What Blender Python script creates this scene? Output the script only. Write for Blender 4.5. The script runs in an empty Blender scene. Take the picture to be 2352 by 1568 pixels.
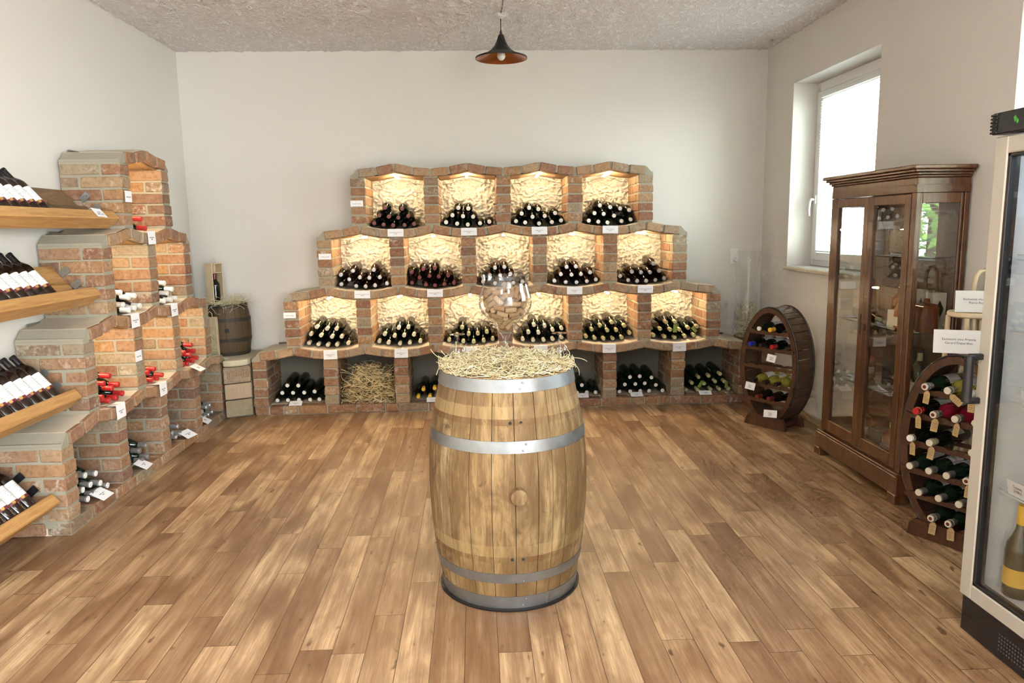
import bpy, bmesh, math, random
from mathutils import Matrix, Vector
random.seed(11)
PI = math.pi
scn = bpy.context.scene
COL = scn.collection
def R3(a): return random.uniform(-a, a)

WORLD, WORLDX, ROOMW, EXPO, LED = 3.0, 27.0, 30.0, -0.18, 215.0
# ------------------------------------------------------------------ mesh builder
class MB:
    def __init__(s): s.v = []; s.f = []; s.m = []
    def add(s, vs, fs, mi=0, M=None):
        b = len(s.v)
        s.v += [tuple(M @ Vector(p)) if M is not None else tuple(p) for p in vs]
        for k, f in enumerate(fs):
            s.f.append([b + i for i in f]); s.m.append(mi[k] if isinstance(mi, list) else mi)
    def box(s, x0, x1, y0, y1, z0, z1, mi=0, M=None):
        vs = [(x, y, z) for x in (x0, x1) for y in (y0, y1) for z in (z0, z1)]
        s.add(vs, [(0,1,3,2),(4,6,7,5),(0,4,5,1),(2,3,7,6),(0,2,6,4),(1,5,7,3)], mi, M)
    def cbox(s, x0, x1, y0, y1, z0, z1, ch=.004, mi=0, M=None, j=0.0):
        lo, hi = (x0,y0,z0), (x1,y1,z1); idx = {}; vs = []
        for c in range(8):
            sg = (c & 1, c >> 1 & 1, c >> 2 & 1); jj = (R3(j), R3(j), R3(j)) if j else (0,0,0)
            for a in range(3):
                p = []
                for k in range(3):
                    e = hi[k] if sg[k] else lo[k]
                    if k != a: e += -ch if sg[k] else ch
                    p.append(e + jj[k])
                idx[(c,a)] = len(vs); vs.append(p)
        fs = []
        for a in range(3):
            o = [k for k in range(3) if k != a]
            for sg in (0,1):
                q = []
                for (u, w) in ((0,0),(1,0),(1,1),(0,1)):
                    q.append(idx[((sg << a) | (u << o[0]) | (w << o[1]), a)])
                fs.append(q)
        for k in range(3):
            a, b = [t for t in range(3) if t != k]
            for u in (0,1):
                for w in (0,1):
                    c1 = (u << a) | (w << b); c2 = c1 | (1 << k)
                    fs.append([idx[(c1,a)], idx[(c2,a)], idx[(c2,b)], idx[(c1,b)]])
        for c in range(8): fs.append([idx[(c,0)], idx[(c,1)], idx[(c,2)]])
        s.add(vs, fs, mi, M)
    def lathe(s, prof, n=24, mi=0, M=None, a0=0.0, a1=2*PI, cx=0, cy=0):
        full = abs(a1 - a0 - 2*PI) < 1e-6; cols = n if full else n + 1
        vs = []; fs = []; ms = []
        for (r, z) in prof:
            for k in range(cols):
                t = a0 + (a1 - a0) * k / n
                vs.append((cx + r*math.cos(t), cy + r*math.sin(t), z))
        for i in range(len(prof) - 1):
            for k in range(n):
                k2 = (k + 1) % cols
                q = [i*cols+k, i*cols+k2, (i+1)*cols+k2, (i+1)*cols+k]
                if prof[i][0] < 1e-6: q = [q[0], q[2], q[3]]
                elif prof[i+1][0] < 1e-6: q = [q[0], q[1], q[2]]
                fs.append(q); ms.append(mi[i] if isinstance(mi, list) else mi)
        s.add(vs, fs, ms, M)
    def tube(s, pts, r, n=6, mi=0, M=None, caps=True):
        pts = [Vector(p) for p in pts]; vs = []; fs = []; up = None
        for i, p in enumerate(pts):
            t = (pts[min(i+1, len(pts)-1)] - pts[max(i-1, 0)]).normalized()
            if up is None: up = Vector((0,0,1)) if abs(t.z) < .9 else Vector((1,0,0))
            a = t.cross(up).normalized(); b = a.cross(t).normalized(); up = b
            rr = r[i] if isinstance(r, (list, tuple)) else r
            for k in range(n):
                th = 2*PI*k/n; vs.append(p + a*(rr*math.cos(th)) + b*(rr*math.sin(th)))
        for i in range(len(pts)-1):
            for k in range(n):
                k2 = (k+1) % n; fs.append([i*n+k, i*n+k2, (i+1)*n+k2, (i+1)*n+k])
        if caps: fs.append(list(range(n))); fs.append([(len(pts)-1)*n+k for k in range(n)])
        s.add(vs, fs, mi, M)
    def prism(s, poly, h0, h1, ax='y', mi=0, M=None):
        # poly: list of 2D points; ax: the extrusion axis ('y': poly in x,z ; 'z': poly in x,y ; 'x': poly in y,z)
        n = len(poly); vs = []
        for h in (h0, h1):
            for (a, b) in poly:
                vs.append((a, h, b) if ax == 'y' else ((a, b, h) if ax == 'z' else (h, a, b)))
        fs = [list(range(n)), [n+i for i in range(n)]] + [[i, (i+1)%n, n+(i+1)%n, n+i] for i in range(n)]
        s.add(vs, fs, mi, M)
    def strip(s, top, bot, h0, h1, mi=0, M=None):
        # solid between two polylines (x,z), extruded in y; quads only so it may bend
        n = len(top)
        for i in range(n-1):
            s.prism([top[i], top[i+1], bot[i+1], bot[i]], h0, h1, 'y', mi, M)
    def mesh(s, name, mats, smooth=None, recalc=True):
        me = bpy.data.meshes.new(name); me.from_pydata(s.v, [], s.f)
        for m in (mats if isinstance(mats, (list, tuple)) else [mats]): me.materials.append(m)
        me.polygons.foreach_set('material_index', s.m)
        if recalc:
            bm = bmesh.new(); bm.from_mesh(me); bmesh.ops.recalc_face_normals(bm, faces=bm.faces); bm.to_mesh(me); bm.free()
        if smooth is not None:
            me.polygons.foreach_set('use_smooth', [True]*len(me.polygons)); me.set_sharp_from_angle(angle=math.radians(smooth))
        me.update(); return me
    def build(s, name, mats, parent=None, smooth=None, M=None, recalc=True):
        o = bpy.data.objects.new(name, s.mesh(name, mats, smooth, recalc)); COL.objects.link(o)
        if parent is not None: o.parent = parent
        if M is not None: o.matrix_local = M
        return o

def tag(o, label=None, cat=None, group=None, kind=None):
    if label: o['label'] = label
    if cat: o['category'] = cat
    if group: o['group'] = group
    if kind: o['kind'] = kind
    return o
def thing(name, label, cat, M=None, group=None):
    o = bpy.data.objects.new(name, None); COL.objects.link(o); o.empty_display_size = .05
    if M is not None: o.matrix_world = M if isinstance(M, Matrix) else Matrix.Translation(M)
    return tag(o, label, cat, group)
def struct(mb, name, mats, smooth=None):
    return tag(mb.build(name, mats, smooth=smooth), kind='structure')
def copy_tree(o, M=None, parent=None):
    c = o.copy(); COL.objects.link(c)
    if parent is not None: c.parent = parent
    if M is not None: c.matrix_world = M
    for ch in o.children: copy_tree(ch, None, c)
    return c
def frame(xa, ya, za, org):   # matrix from axis vectors
    M = Matrix.Identity(4)
    for i, a in enumerate((xa, ya, za)):
        for k in range(3): M[k][i] = a[k]
    for k in range(3): M[k][3] = org[k]
    return M
def text(body, size, M, parent, mat, align='CENTER', name='lettering', ex=.0002, space=1.0):
    c = bpy.data.curves.new(name, 'FONT'); c.body = body; c.size = size; c.align_x = align; c.align_y = 'CENTER'; c.extrude = ex
    c.resolution_u = 2; c.space_line = space; c.materials.append(mat)
    t = bpy.data.objects.new(name, c); COL.objects.link(t); bpy.context.view_layer.update()
    me = bpy.data.meshes.new_from_object(t.evaluated_get(bpy.context.evaluated_depsgraph_get())); bpy.data.objects.remove(t); bpy.data.curves.remove(c)
    o = bpy.data.objects.new(name, me); COL.objects.link(o); o.parent = parent; o.matrix_local = M; return o

# ------------------------------------------------------------------ materials
class NT:
    def __init__(s, name):
        s.mat = bpy.data.materials.new(name); s.mat.use_nodes = True; s.t = s.mat.node_tree; s.t.nodes.clear()
        s.out = s.n('ShaderNodeOutputMaterial')
    def n(s, ty, **kw):
        nd = s.t.nodes.new(ty)
        for k, v in kw.items():
            if k.startswith('i_'):
                key = k[2:]; key = int(key) if key.isdigit() else key.replace('_', ' ')
                sock = nd.inputs[key]
                if isinstance(v, bpy.types.NodeSocket): s.t.links.new(v, sock)
                else: sock.default_value = v
            else: setattr(nd, k, v)
        return nd
    def link(s, a, b): s.t.links.new(a, b)
    def math(s, op, a, b=0.0, c=0.0): 
        nd = s.n('ShaderNodeMath', operation=op)
        for i, v in enumerate((a, b, c)):
            if isinstance(v, bpy.types.NodeSocket): s.link(v, nd.inputs[i])
            else: nd.inputs[i].default_value = v
        return nd.outputs[0]
    def mix(s, f, a, b, bt='MIX'):
        nd = s.n('ShaderNodeMix', data_type='RGBA', blend_type=bt)
        for k, v in ((0, f), (6, a), (7, b)):
            if isinstance(v, bpy.types.NodeSocket): s.link(v, nd.inputs[k])
            else: nd.inputs[k].default_value = (*v, 1) if isinstance(v, tuple) and len(v) == 3 else v
        return nd.outputs[2]
    def ramp(s, f, stops, interp='LINEAR'):
        nd = s.n('ShaderNodeValToRGB'); s.link(f, nd.inputs[0]); cr = nd.color_ramp; cr.interpolation = interp
        while len(cr.elements) < len(stops): cr.elements.new(.5)
        for e, (p, c) in zip(cr.elements, stops): e.position = p; e.color = (*c, 1) if len(c) == 3 else c
        return nd.outputs[0]
    def noise(s, vec, scale, detail=3, rough=.5, dist=0.0):
        nd = s.n('ShaderNodeTexNoise', i_Scale=scale, i_Detail=detail, i_Roughness=rough, i_Distortion=dist)
        if vec is not None: s.link(vec, nd.inputs['Vector'])
        return nd.outputs[0]
    def coord(s, which='Object'): return s.n('ShaderNodeTexCoord').outputs[which]
    def mapping(s, vec, scale=(1,1,1), loc=(0,0,0)):
        nd = s.n('ShaderNodeMapping'); s.link(vec, nd.inputs[0]); nd.inputs['Scale'].default_value = scale; nd.inputs['Location'].default_value = loc
        return nd.outputs[0]
    def bsdf(s, color, rough=.6, metal=0.0, bump=None, bd=.01, bs=.5, spec=.5, **kw):
        p = s.n('ShaderNodeBsdfPrincipled')
        def st(k, v):
            if isinstance(v, bpy.types.NodeSocket): s.link(v, p.inputs[k])
            else: p.inputs[k].default_value = (*v, 1) if isinstance(v, tuple) and len(v) == 3 else v
        st('Base Color', color); st('Roughness', rough); st('Metallic', metal); st('Specular IOR Level', spec)
        for k, v in kw.items(): st(k.replace('_', ' '), v)
        if bump is not None:
            b = s.n('ShaderNodeBump', i_Strength=bs, i_Distance=bd); s.link(bump, b.inputs['Height']); s.link(b.outputs[0], p.inputs['Normal'])
        s.link(p.outputs[0], s.out.inputs[0]); return s.mat
def simple(name, color, rough=.6, metal=0.0, **kw):
    return NT(name).bsdf(color, rough, metal, **kw)
def rough_paint(name, color, scale=60, bd=.002, bs=.4, rough=.85, var=.06):
    t = NT(name); c = t.coord(); n1 = t.noise(c, scale, 4, .6); n2 = t.noise(c, 1.3, 2)
    col = t.mix(n2, tuple(x*(1-var) for x in color), tuple(min(1, x*(1+var)) for x in color))
    return t.bsdf(col, rough, bump=n1, bd=bd, bs=bs, spec=.25)
def glass(name, tint=(1,1,1), fres=1.5, rough=0.0, boost=1.0):
    t = NT(name); lw = t.n('ShaderNodeLayerWeight', i_Blend=.5); f0 = ((fres-1)/(fres+1))**2
    sch = t.math('ADD', f0, t.math('MULTIPLY', t.math('POWER', lw.outputs['Facing'], 5.0), 1-f0)); tr = t.n('ShaderNodeBsdfTransparent'); tr.inputs[0].default_value = (*tint, 1)
    gl = t.n('ShaderNodeBsdfGlossy'); gl.inputs['Roughness'].default_value = rough; gl.inputs[0].default_value = (1,1,1,1)
    mx = t.n('ShaderNodeMixShader'); f = t.math('MINIMUM', t.math('MULTIPLY', sch, boost), 1.0)
    t.link(f, mx.inputs[0]); t.link(tr.outputs[0], mx.inputs[1]); t.link(gl.outputs[0], mx.inputs[2]); t.link(mx.outputs[0], t.out.inputs[0])
    return t.mat
def emit(name, color, strength):
    t = NT(name); e = t.n('ShaderNodeEmission'); e.inputs[0].default_value = (*color, 1); e.inputs[1].default_value = strength
    t.link(e.outputs[0], t.out.inputs[0]); return t.mat
def wood(name, c1, c2, scale=(1,1,1), rough=.45, gs=9.0, bump=.3, ring=.5, dark=None):
    t = NT(name); c = t.mapping(t.coord(), scale)
    isl = t.n('ShaderNodeNewGeometry').outputs['Random Per Island']
    off = t.n('ShaderNodeVectorMath', operation='ADD'); t.link(c, off.inputs[0])
    cmb = t.n('ShaderNodeCombineXYZ'); t.link(t.math('MULTIPLY', isl, 7.0), cmb.inputs[0]); t.link(t.math('MULTIPLY', isl, 3.0), cmb.inputs[1]); t.link(cmb.outputs[0], off.inputs[1])
    v = off.outputs[0]
    a = t.noise(v, gs, 5, .62, ring); b = t.noise(v, gs*4, 3, .5)
    f = t.math('ADD', t.math('MULTIPLY', a, .75), t.math('MULTIPLY', b, .25))
    col = t.ramp(f, [(.3, c1), (.68, c2)])
    col = t.mix(t.math('MULTIPLY', isl, .35), col, tuple(x*.6 for x in c1))
    return t.bsdf(col, rough, bump=f, bd=.003, bs=bump)

def brick_mat(name, stops, smear=.65, dustc=(.55,.50,.42)):
    t = NT(name); c = t.coord(); isl = t.math('FRACT', t.math('ADD', t.n('ShaderNodeNewGeometry').outputs['Random Per Island'], t.n('ShaderNodeObjectInfo').outputs['Random']))
    base = t.ramp(isl, stops, 'CONSTANT')
    n1 = t.noise(c, 22, 5, .65); n2 = t.noise(c, 48, 4, .6); n3 = t.noise(c, 11, 4, .62, 1.2)
    col = t.mix(t.ramp(n1, [(.35, (0,0,0)), (.7, (1,1,1))]), base, t.mix(.32, base, (.46,.31,.19)))
    col = t.mix(t.math('MULTIPLY', t.ramp(n2, [(.36, (1,1,1)), (.50, (0,0,0))]), .42), col, (.13,.07,.045))
    sm = t.ramp(t.math('ADD', t.math('MULTIPLY', n3, .6), t.math('MULTIPLY', n2, .4)), [(.52, (0,0,0)), (.66, (1,1,1))])
    k = t.math('MULTIPLY', sm, t.math('MULTIPLY', t.ramp(t.math('FRACT', t.math('MULTIPLY', isl, 7.31)), [(.35, (.15,.15,.15)), (.9, (1,1,1))]), smear))
    col = t.mix(k, col, dustc)
    h = t.math('ADD', t.math('MULTIPLY', n1, .6), t.math('MULTIPLY', n2, .5))
    return t.bsdf(col, .9, bump=h, bd=.006, bs=.6, spec=.2)
STOPS = [(0,(0.232,0.115,0.062)),(.14,(0.282,0.162,0.092)),(.28,(0.197,0.091,0.055)),(.42,(0.302,0.198,0.113)),(.54,(0.254,0.134,0.073)),(.66,(0.190,0.138,0.092)),(.76,(0.296,0.158,0.073)),(.86,(0.254,0.205,0.139)),(.94,(0.162,0.091,0.062))]
M_brick = brick_mat('old_brick', STOPS)
STOPS2 = [(0,(0.274,0.150,0.087)),(.18,(0.317,0.201,0.121)),(.36,(0.238,0.122,0.072)),(.54,(0.338,0.229,0.136)),(.7,(0.281,0.213,0.143)),(.86,(0.302,0.170,0.087))]
M_brick_arch = brick_mat('arch_brick', STOPS2, .35)
M_mortar = rough_paint('lime_mortar', (.30,.275,.21), 70, .004, .7, .95, .12)
M_shelfbed = rough_paint('shelf_bed', (.62,.54,.42), 40, .004, .6, .95, .15)
M_stone = rough_paint('stone_slab', (.52,.46,.33), 14, .012, .8, .9, .22)
def plaster():
    t = NT('rough_cast_plaster'); c = t.coord(); n1 = t.noise(c, 26, 4, .6, .8); n2 = t.noise(c, 7, 3)
    col = t.mix(n2, (.70,.61,.46), (.82,.74,.60))
    n3 = t.noise(c, 55, 3, .6, 1.5); return t.bsdf(col, .9, bump=t.math('ADD', n1, t.math('MULTIPLY', n3, .6)), bd=.022, bs=.8, spec=.2)
M_plaster = plaster()
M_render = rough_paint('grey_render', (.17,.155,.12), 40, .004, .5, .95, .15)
M_soffit = wood('formwork_board', (.30,.15,.05), (.55,.32,.13), (1,6,6), .7, 6, .4)
M_wall = rough_paint('wall_paint', (.700,.668,.615), 90, .0016, .35, .9, .025)
M_reveal = rough_paint('reveal_paint', (.78,.78,.75), 90, .0012, .3, .9, .02)
def ceiling_mat():
    t = NT('stippled_ceiling'); c = t.coord(); n1 = t.noise(c, 34, 3, .6, 1.2); v = t.n('ShaderNodeTexVoronoi', i_Scale=55.0); t.link(c, v.inputs['Vector'])
    h = t.math('ADD', n1, t.math('MULTIPLY', v.outputs[0], .5))
    fl = t.ramp(t.noise(t.mapping(c, (1,.6,1)), 21, 3, .6, 1.6), [(.50,(0,0,0)),(.60,(1,1,1))]); return t.bsdf(t.mix(fl, (.80,.765,.755), (.94,.93,.93)), .9, bump=t.math('ADD', h, fl), bd=.014, bs=.6, spec=.2)
M_ceil = ceiling_mat()
def floor_mat():
    t = NT('plank_floor'); c = t.coord(); sp = t.n('ShaderNodeSeparateXYZ'); t.link(c, sp.inputs[0]); x, y = sp.outputs[0], sp.outputs[1]
    W = .1205; Lp = 1.02
    u = t.math('DIVIDE', t.math('SUBTRACT', x, .052), W); row = t.math('FLOOR', u)
    wn = t.n('ShaderNodeTexWhiteNoise', noise_dimensions='1D'); t.link(row, wn.inputs['W'])
    vv = t.math('DIVIDE', t.math('ADD', y, t.math('MULTIPLY', wn.outputs[0], Lp)), Lp); idx = t.math('FLOOR', vv)
    cb = t.n('ShaderNodeCombineXYZ'); t.link(row, cb.inputs[0]); t.link(idx, cb.inputs[1])
    w2 = t.n('ShaderNodeTexWhiteNoise', noise_dimensions='2D'); t.link(cb.outputs[0], w2.inputs['Vector']); rnd = w2.outputs[0]
    # grain: coordinates stretched along the plank, shifted per plank
    def st(sy, ox, oy):
        q = t.n('ShaderNodeCombineXYZ'); t.link(t.math('ADD', x, t.math('MULTIPLY', rnd, ox)), q.inputs[0]); t.link(t.math('MULTIPLY', t.math('ADD', y, t.math('MULTIPLY', rnd, oy)), sy), q.inputs[1]); return q.outputs[0]
    g1 = t.noise(st(.055, 31.0, 17.0), 24, 4, .55, .6); g2 = t.noise(st(.030, 19.0, 7.0), 150, 3, .6, .2); g3 = t.noise(st(.35, 11.0, 23.0), 9, 3, .55, .4); kn = t.noise(st(.42, 13.0, 5.0), 24, 2, .5, .2)
    wv = t.n('ShaderNodeTexWave', wave_type='RINGS', i_Scale=3.0, i_Distortion=7.0, i_Detail=2.0, i_Detail_Scale=.9); t.link(st(.10, 31.0, 17.0), wv.inputs['Vector'])
    base = t.ramp(rnd, [(0,(.41,.255,.13)),(.16,(.60,.405,.222)),(.30,(.285,.165,.082)),(.44,(.69,.485,.275)),(.58,(.46,.288,.148)),(.72,(.63,.425,.235)),(.86,(.34,.204,.104))], 'CONSTANT')
    f = t.ramp(g1, [(.32,(0,0,0)),(.66,(1,1,1))])
    col = t.mix(f, t.mix(.62, base, (.17,.08,.034)), t.mix(.22, base, (.72,.53,.33)))
    col = t.mix(t.math('MULTIPLY', t.ramp(g3, [(.38,(1,1,1)),(.60,(0,0,0))]), .52), col, (.17,.08,.034))
    col = t.mix(t.math('MULTIPLY', t.ramp(g2, [(.42,(1,1,1)),(.58,(0,0,0))]), .30), col, (.15,.072,.032))
    fig = t.math('MULTIPLY', t.ramp(wv.outputs[0], [(.55,(0,0,0)),(.92,(1,1,1))]), t.ramp(t.math('FRACT', t.math('MULTIPLY', rnd, 5.3)), [(.40,(0,0,0)),(.66,(.62,.62,.62))]))
    col = t.mix(fig, col, (.15,.07,.03))
    col = t.mix(t.math('MULTIPLY', t.ramp(kn, [(.67,(0,0,0)),(.75,(1,1,1))]), .75), col, (.09,.04,.018))
    fu = t.math('FRACT', u); fv = t.math('FRACT', vv)
    e1 = t.math('MINIMUM', fu, t.math('SUBTRACT', 1.0, fu)); e2 = t.math('MULTIPLY', t.math('MINIMUM', fv, t.math('SUBTRACT', 1.0, fv)), Lp/W)
    seam = t.math('LESS_THAN', t.math('MINIMUM', e1, e2), .011)
    col = t.mix(t.math('MULTIPLY', seam, .85), col, (.06,.028,.013))
    return t.bsdf(col, t.math('ADD', .33, t.math('MULTIPLY', g2, .12)), bump=t.math('ADD', g2, t.math('MULTIPLY', seam, -2.0)), bd=.0012, bs=.35, spec=.4)
M_floor = floor_mat()
M_paper = simple('white_card', (.82,.82,.84), .7)
M_ink = simple('printed_ink', (.03,.03,.035), .7)
M_bottle = simple('dark_bottle_glass', (.006,.009,.006), .07, spec=.6)
M_bottle_brown = simple('brown_black_bottle_glass', (.014,.007,.005), .08, spec=.6)
M_bottle_green = simple('green_bottle_glass', (.010,.022,.012), .07, spec=.6)
M_red = simple('red_foil', (.42,.018,.02), .3)
M_darkred = simple('dark_red_foil', (.14,.018,.018), .32)
M_white = simple('white_foil', (.80,.78,.74), .4)
M_ivory = simple('ivory_foil', (.66,.60,.47), .45)
M_grey = simple('grey_foil', (.23,.22,.21), .35, .3)
M_silver = simple('silver_foil', (.55,.55,.56), .3, .7)
M_yellow = simple('yellow_foil', (.80,.46,.04), .4)
M_gold = simple('olive_gold_foil', (.46,.42,.22), .4)
M_blue = simple('blue_foil', (.02,.03,.42), .35)
M_black = simple('black_foil', (.012,.010,.010), .35)
M_greenleaf = simple('green_tag', (.22,.30,.06), .6)
M_label = simple('white_label', (.84,.84,.83), .6)
def printed():
    t = NT('printed_label'); s = t.n('ShaderNodeSeparateXYZ'); t.link(t.coord(), s.inputs[0]); z = s.outputs[2]
    ln = t.math('LESS_THAN', t.math('FRACT', t.math('MULTIPLY', z, 105.0)), .24); n = t.noise(t.mapping(t.coord(), (1,1,2.2)), 150, 2, .5)
    k = t.math('MULTIPLY', t.math('MULTIPLY', ln, t.math('GREATER_THAN', n, .5)), t.math('MULTIPLY', t.math('GREATER_THAN', z, .084), t.math('LESS_THAN', z, .143)))
    return t.bsdf(t.mix(t.math('MULTIPLY', k, .75), (.84,.84,.83), (.10,.09,.10)), .6)
M_printed = printed()
M_cream = simple('cream_label', (.72,.66,.52), .6)
M_burg = simple('burgundy_label', (.13,.015,.02), .5)
M_medal = simple('gold_medal', (.62,.40,.14), .35, .6)
M_kraft = simple('kraft_tag', (.46,.31,.14), .8)
M_string = simple('string', (.60,.50,.34), .9)
M_oakb = None
def barrel_mat(name, cols, band=True, stain=1.0):
    t = NT(name); c = t.coord(); sp = t.n('ShaderNodeSeparateXYZ'); t.link(c, sp.inputs[0]); isl = t.n('ShaderNodeNewGeometry').outputs['Random Per Island']
    ang = t.math('ARCTAN2', sp.outputs[1], sp.outputs[0])
    cb = t.n('ShaderNodeCombineXYZ'); t.link(t.math('ADD', t.math('MULTIPLY', ang, .33), t.math('MULTIPLY', isl, 9.0)), cb.inputs[0]); t.link(t.math('MULTIPLY', sp.outputs[2], .12), cb.inputs[1])
    g = t.noise(cb.outputs[0], 42, 6, .7, .7); b = t.noise(t.mapping(c, (1,1,.45)), 6.5, 5, .65, .8); d = t.noise(t.mapping(c, (1,1,.5)), 17, 4, .65, .6)
    col = t.ramp(isl, cols, 'CONSTANT')
    col = t.mix(t.ramp(g, [(.38,(1,1,1)),(.56,(0,0,0))]), col, t.mix(.75, col, (.12,.065,.025)))
    col = t.mix(t.math('MULTIPLY', t.ramp(b, [(.43,(0,0,0)),(.60,(1,1,1))]), .72*stain), col, (.125,.072,.030))
    col = t.mix(t.math('MULTIPLY', t.ramp(d, [(.61,(0,0,0)),(.67,(1,1,1))]), .75*stain), col, (.045,.022,.011))
    if band:
        for zc in (.812, .262):
            w = t.math('ADD', sp.outputs[2], t.math('MULTIPLY', t.math('SUBTRACT', d, .5), .015))
            m = t.math('LESS_THAN', t.math('ABSOLUTE', t.math('SUBTRACT', w, zc)), .024)
            col = t.mix(t.math('MULTIPLY', m, .38), col, (.46,.33,.15))
            m2 = t.math('LESS_THAN', t.math('ABSOLUTE', t.math('SUBTRACT', w, zc-.034)), .012)
            col = t.mix(t.math('MULTIPLY', t.math('MULTIPLY', m2, t.ramp(d, [(.42,(0,0,0)),(.55,(1,1,1))])), .7), col, (.13,.06,.02))
        low = t.ramp(sp.outputs[2], [(.10,(1,1,1)),(.24,(0,0,0))])
        col = t.mix(t.math('MULTIPLY', low, .35), col, (.24,.13,.04))
        e = t.noise(t.mapping(c, (1,1,.3)), 3.2, 5, .7, 1.0); col = t.mix(t.math('MULTIPLY', t.ramp(e, [(.45,(0,0,0)),(.60,(1,1,1))]), .7), col, (.13,.072,.026))
    return t.bsdf(col, .6, bump=g, bd=.003, bs=.5, spec=.3)
M_oak = barrel_mat('weathered_oak', [(0,(.34,.232,.108)),(.2,(.41,.295,.15)),(.4,(.28,.188,.09)),(.6,(.45,.335,.185)),(.8,(.36,.245,.115))])
M_oldbarrel = barrel_mat('dark_old_oak', [(0,(.060,.047,.027)),(.3,(.075,.058,.034)),(.6,(.050,.040,.024)),(.8,(.068,.052,.03))], False, .4)
def steel():
    t = NT('galvanised_hoop'); c = t.coord(); n1 = t.noise(c, 14, 4, .65, .5); n2 = t.noise(t.mapping(c, (1,1,.1)), 60, 3)
    col = t.mix(n1, (.20,.215,.22), (.40,.42,.43))
    return t.bsdf(col, t.math('ADD', .32, t.math('MULTIPLY', n1, .25)), .9, bump=n2, bd=.001, bs=.2)
M_steel = steel()
M_straw = simple('wood_wool', (.80,.69,.41), .8)
M_straw2 = simple('wood_wool_pale', (.90,.83,.60), .8); M_straw3 = simple('wood_wool_dark', (.55,.43,.22), .85); M_hay2 = simple('hay_pale', (.85,.70,.42), .85); M_hay3 = simple('hay_brown', (.42,.28,.11), .85)  # paler and darker strand colours, mixed in at random
M_hay = simple('hay', (.74,.57,.29), .85)
M_cork = NT('cork'); _c = M_cork.coord(); _i = M_cork.n('ShaderNodeObjectInfo').outputs['Random']; _n = M_cork.noise(_c, 260, 4, .6)
M_cork = M_cork.bsdf(M_cork.mix(M_cork.math('MULTIPLY', M_cork.ramp(_n, [(.35,(1,1,1)),(.6,(0,0,0))]), .5), M_cork.ramp(_i, [(0,(.27,.165,.08)),(.3,(.34,.225,.12)),(.6,(.235,.14,.066)),(.8,(.40,.28,.16))], 'CONSTANT'), (.24,.13,.06)), .85, bump=_n, bd=.001, bs=.4)
M_goblet = glass('goblet_glass', (.98,.985,.985), 1.43, 0, 1.3)
M_pane = glass('window_pane', (.95,.98,.97), 1.45, 0, 1.6)
M_cpane = glass('cabinet_pane', (.96,.97,.96), 1.5, 0, 1.6)
M_shelfglass = glass('shelf_glass', (.80,.90,.86), 1.5, 0, 1.5)
M_mahog = wood('mahogany', (.050,.018,.007), (.150,.060,.022), (8,8,1), .28, 5, .15)
M_rackwood = wood('stained_rack_wood', (.045,.017,.008), (.115,.047,.02), (6,6,1.2), .4, 5, .25)
M_stave = wood('stained_stave', (.060,.030,.015), (.145,.080,.042), (2,2,9), .5, 5, .4)
M_rubber = simple('black_hoop', (.012,.010,.009), .45)
M_pine = wood('pine_plank', (.30,.135,.035), (.62,.36,.13), (9,.7,9), .5, 3, .3, 1.6)
M_darkpine = wood('dark_pine_board', (.10,.055,.025), (.24,.14,.065), (6,.8,6), .6, 4, .3, 1.2)
M_plate = simple('zinc_plate', (.36,.38,.36), .35, .8)
M_lightwood = wood('pale_wood', (.66,.50,.30), (.80,.66,.45), (5,5,1), .5, 5, .1)
M_paper_sign = simple('sign_paper', (.83,.82,.80), .6)
M_fridge = simple('fridge_frame', (.52,.49,.43), .4, .15)
M_fblack = simple('fridge_black', (.012,.012,.014), .35)
M_liner = simple('fridge_liner', (.80,.82,.84), .5)
M_wire = simple('white_wire', (.72,.74,.76), .4)
M_pvc = simple('white_pvc', (.80,.81,.80), .35)
M_slat = simple('blind_slat', (.82,.85,.84), .45)
M_plastic = simple('white_plastic', (.80,.80,.78), .4)
M_cordw = simple('white_cord', (.70,.69,.66), .5)
M_lampblack = simple('lamp_black', (.010,.009,.009), .45)
M_copper = simple('copper_lining', (.34,.10,.022), .28, .9)
M_bulb = simple('unlit_bulb', (.74,.70,.64), .15)
M_led = emit('lit_led', (1.0,.80,.49), LED)
M_board = simple('mdf_skirting', (.42,.30,.16), .5)
M_dark = simple('dark_slot', (.02,.02,.02), .8)

M_palebrick = rough_paint('pale_brick', (.42,.31,.21), 30, .006, .7, .9, .2)
M_spane = glass('cabinet_side_pane', (.96,.97,.96), 1.5, 0, 2.2)
M_roughstone = rough_paint('rough_stone', (.30,.24,.155), 16, .015, .9, .95, .35)

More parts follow.
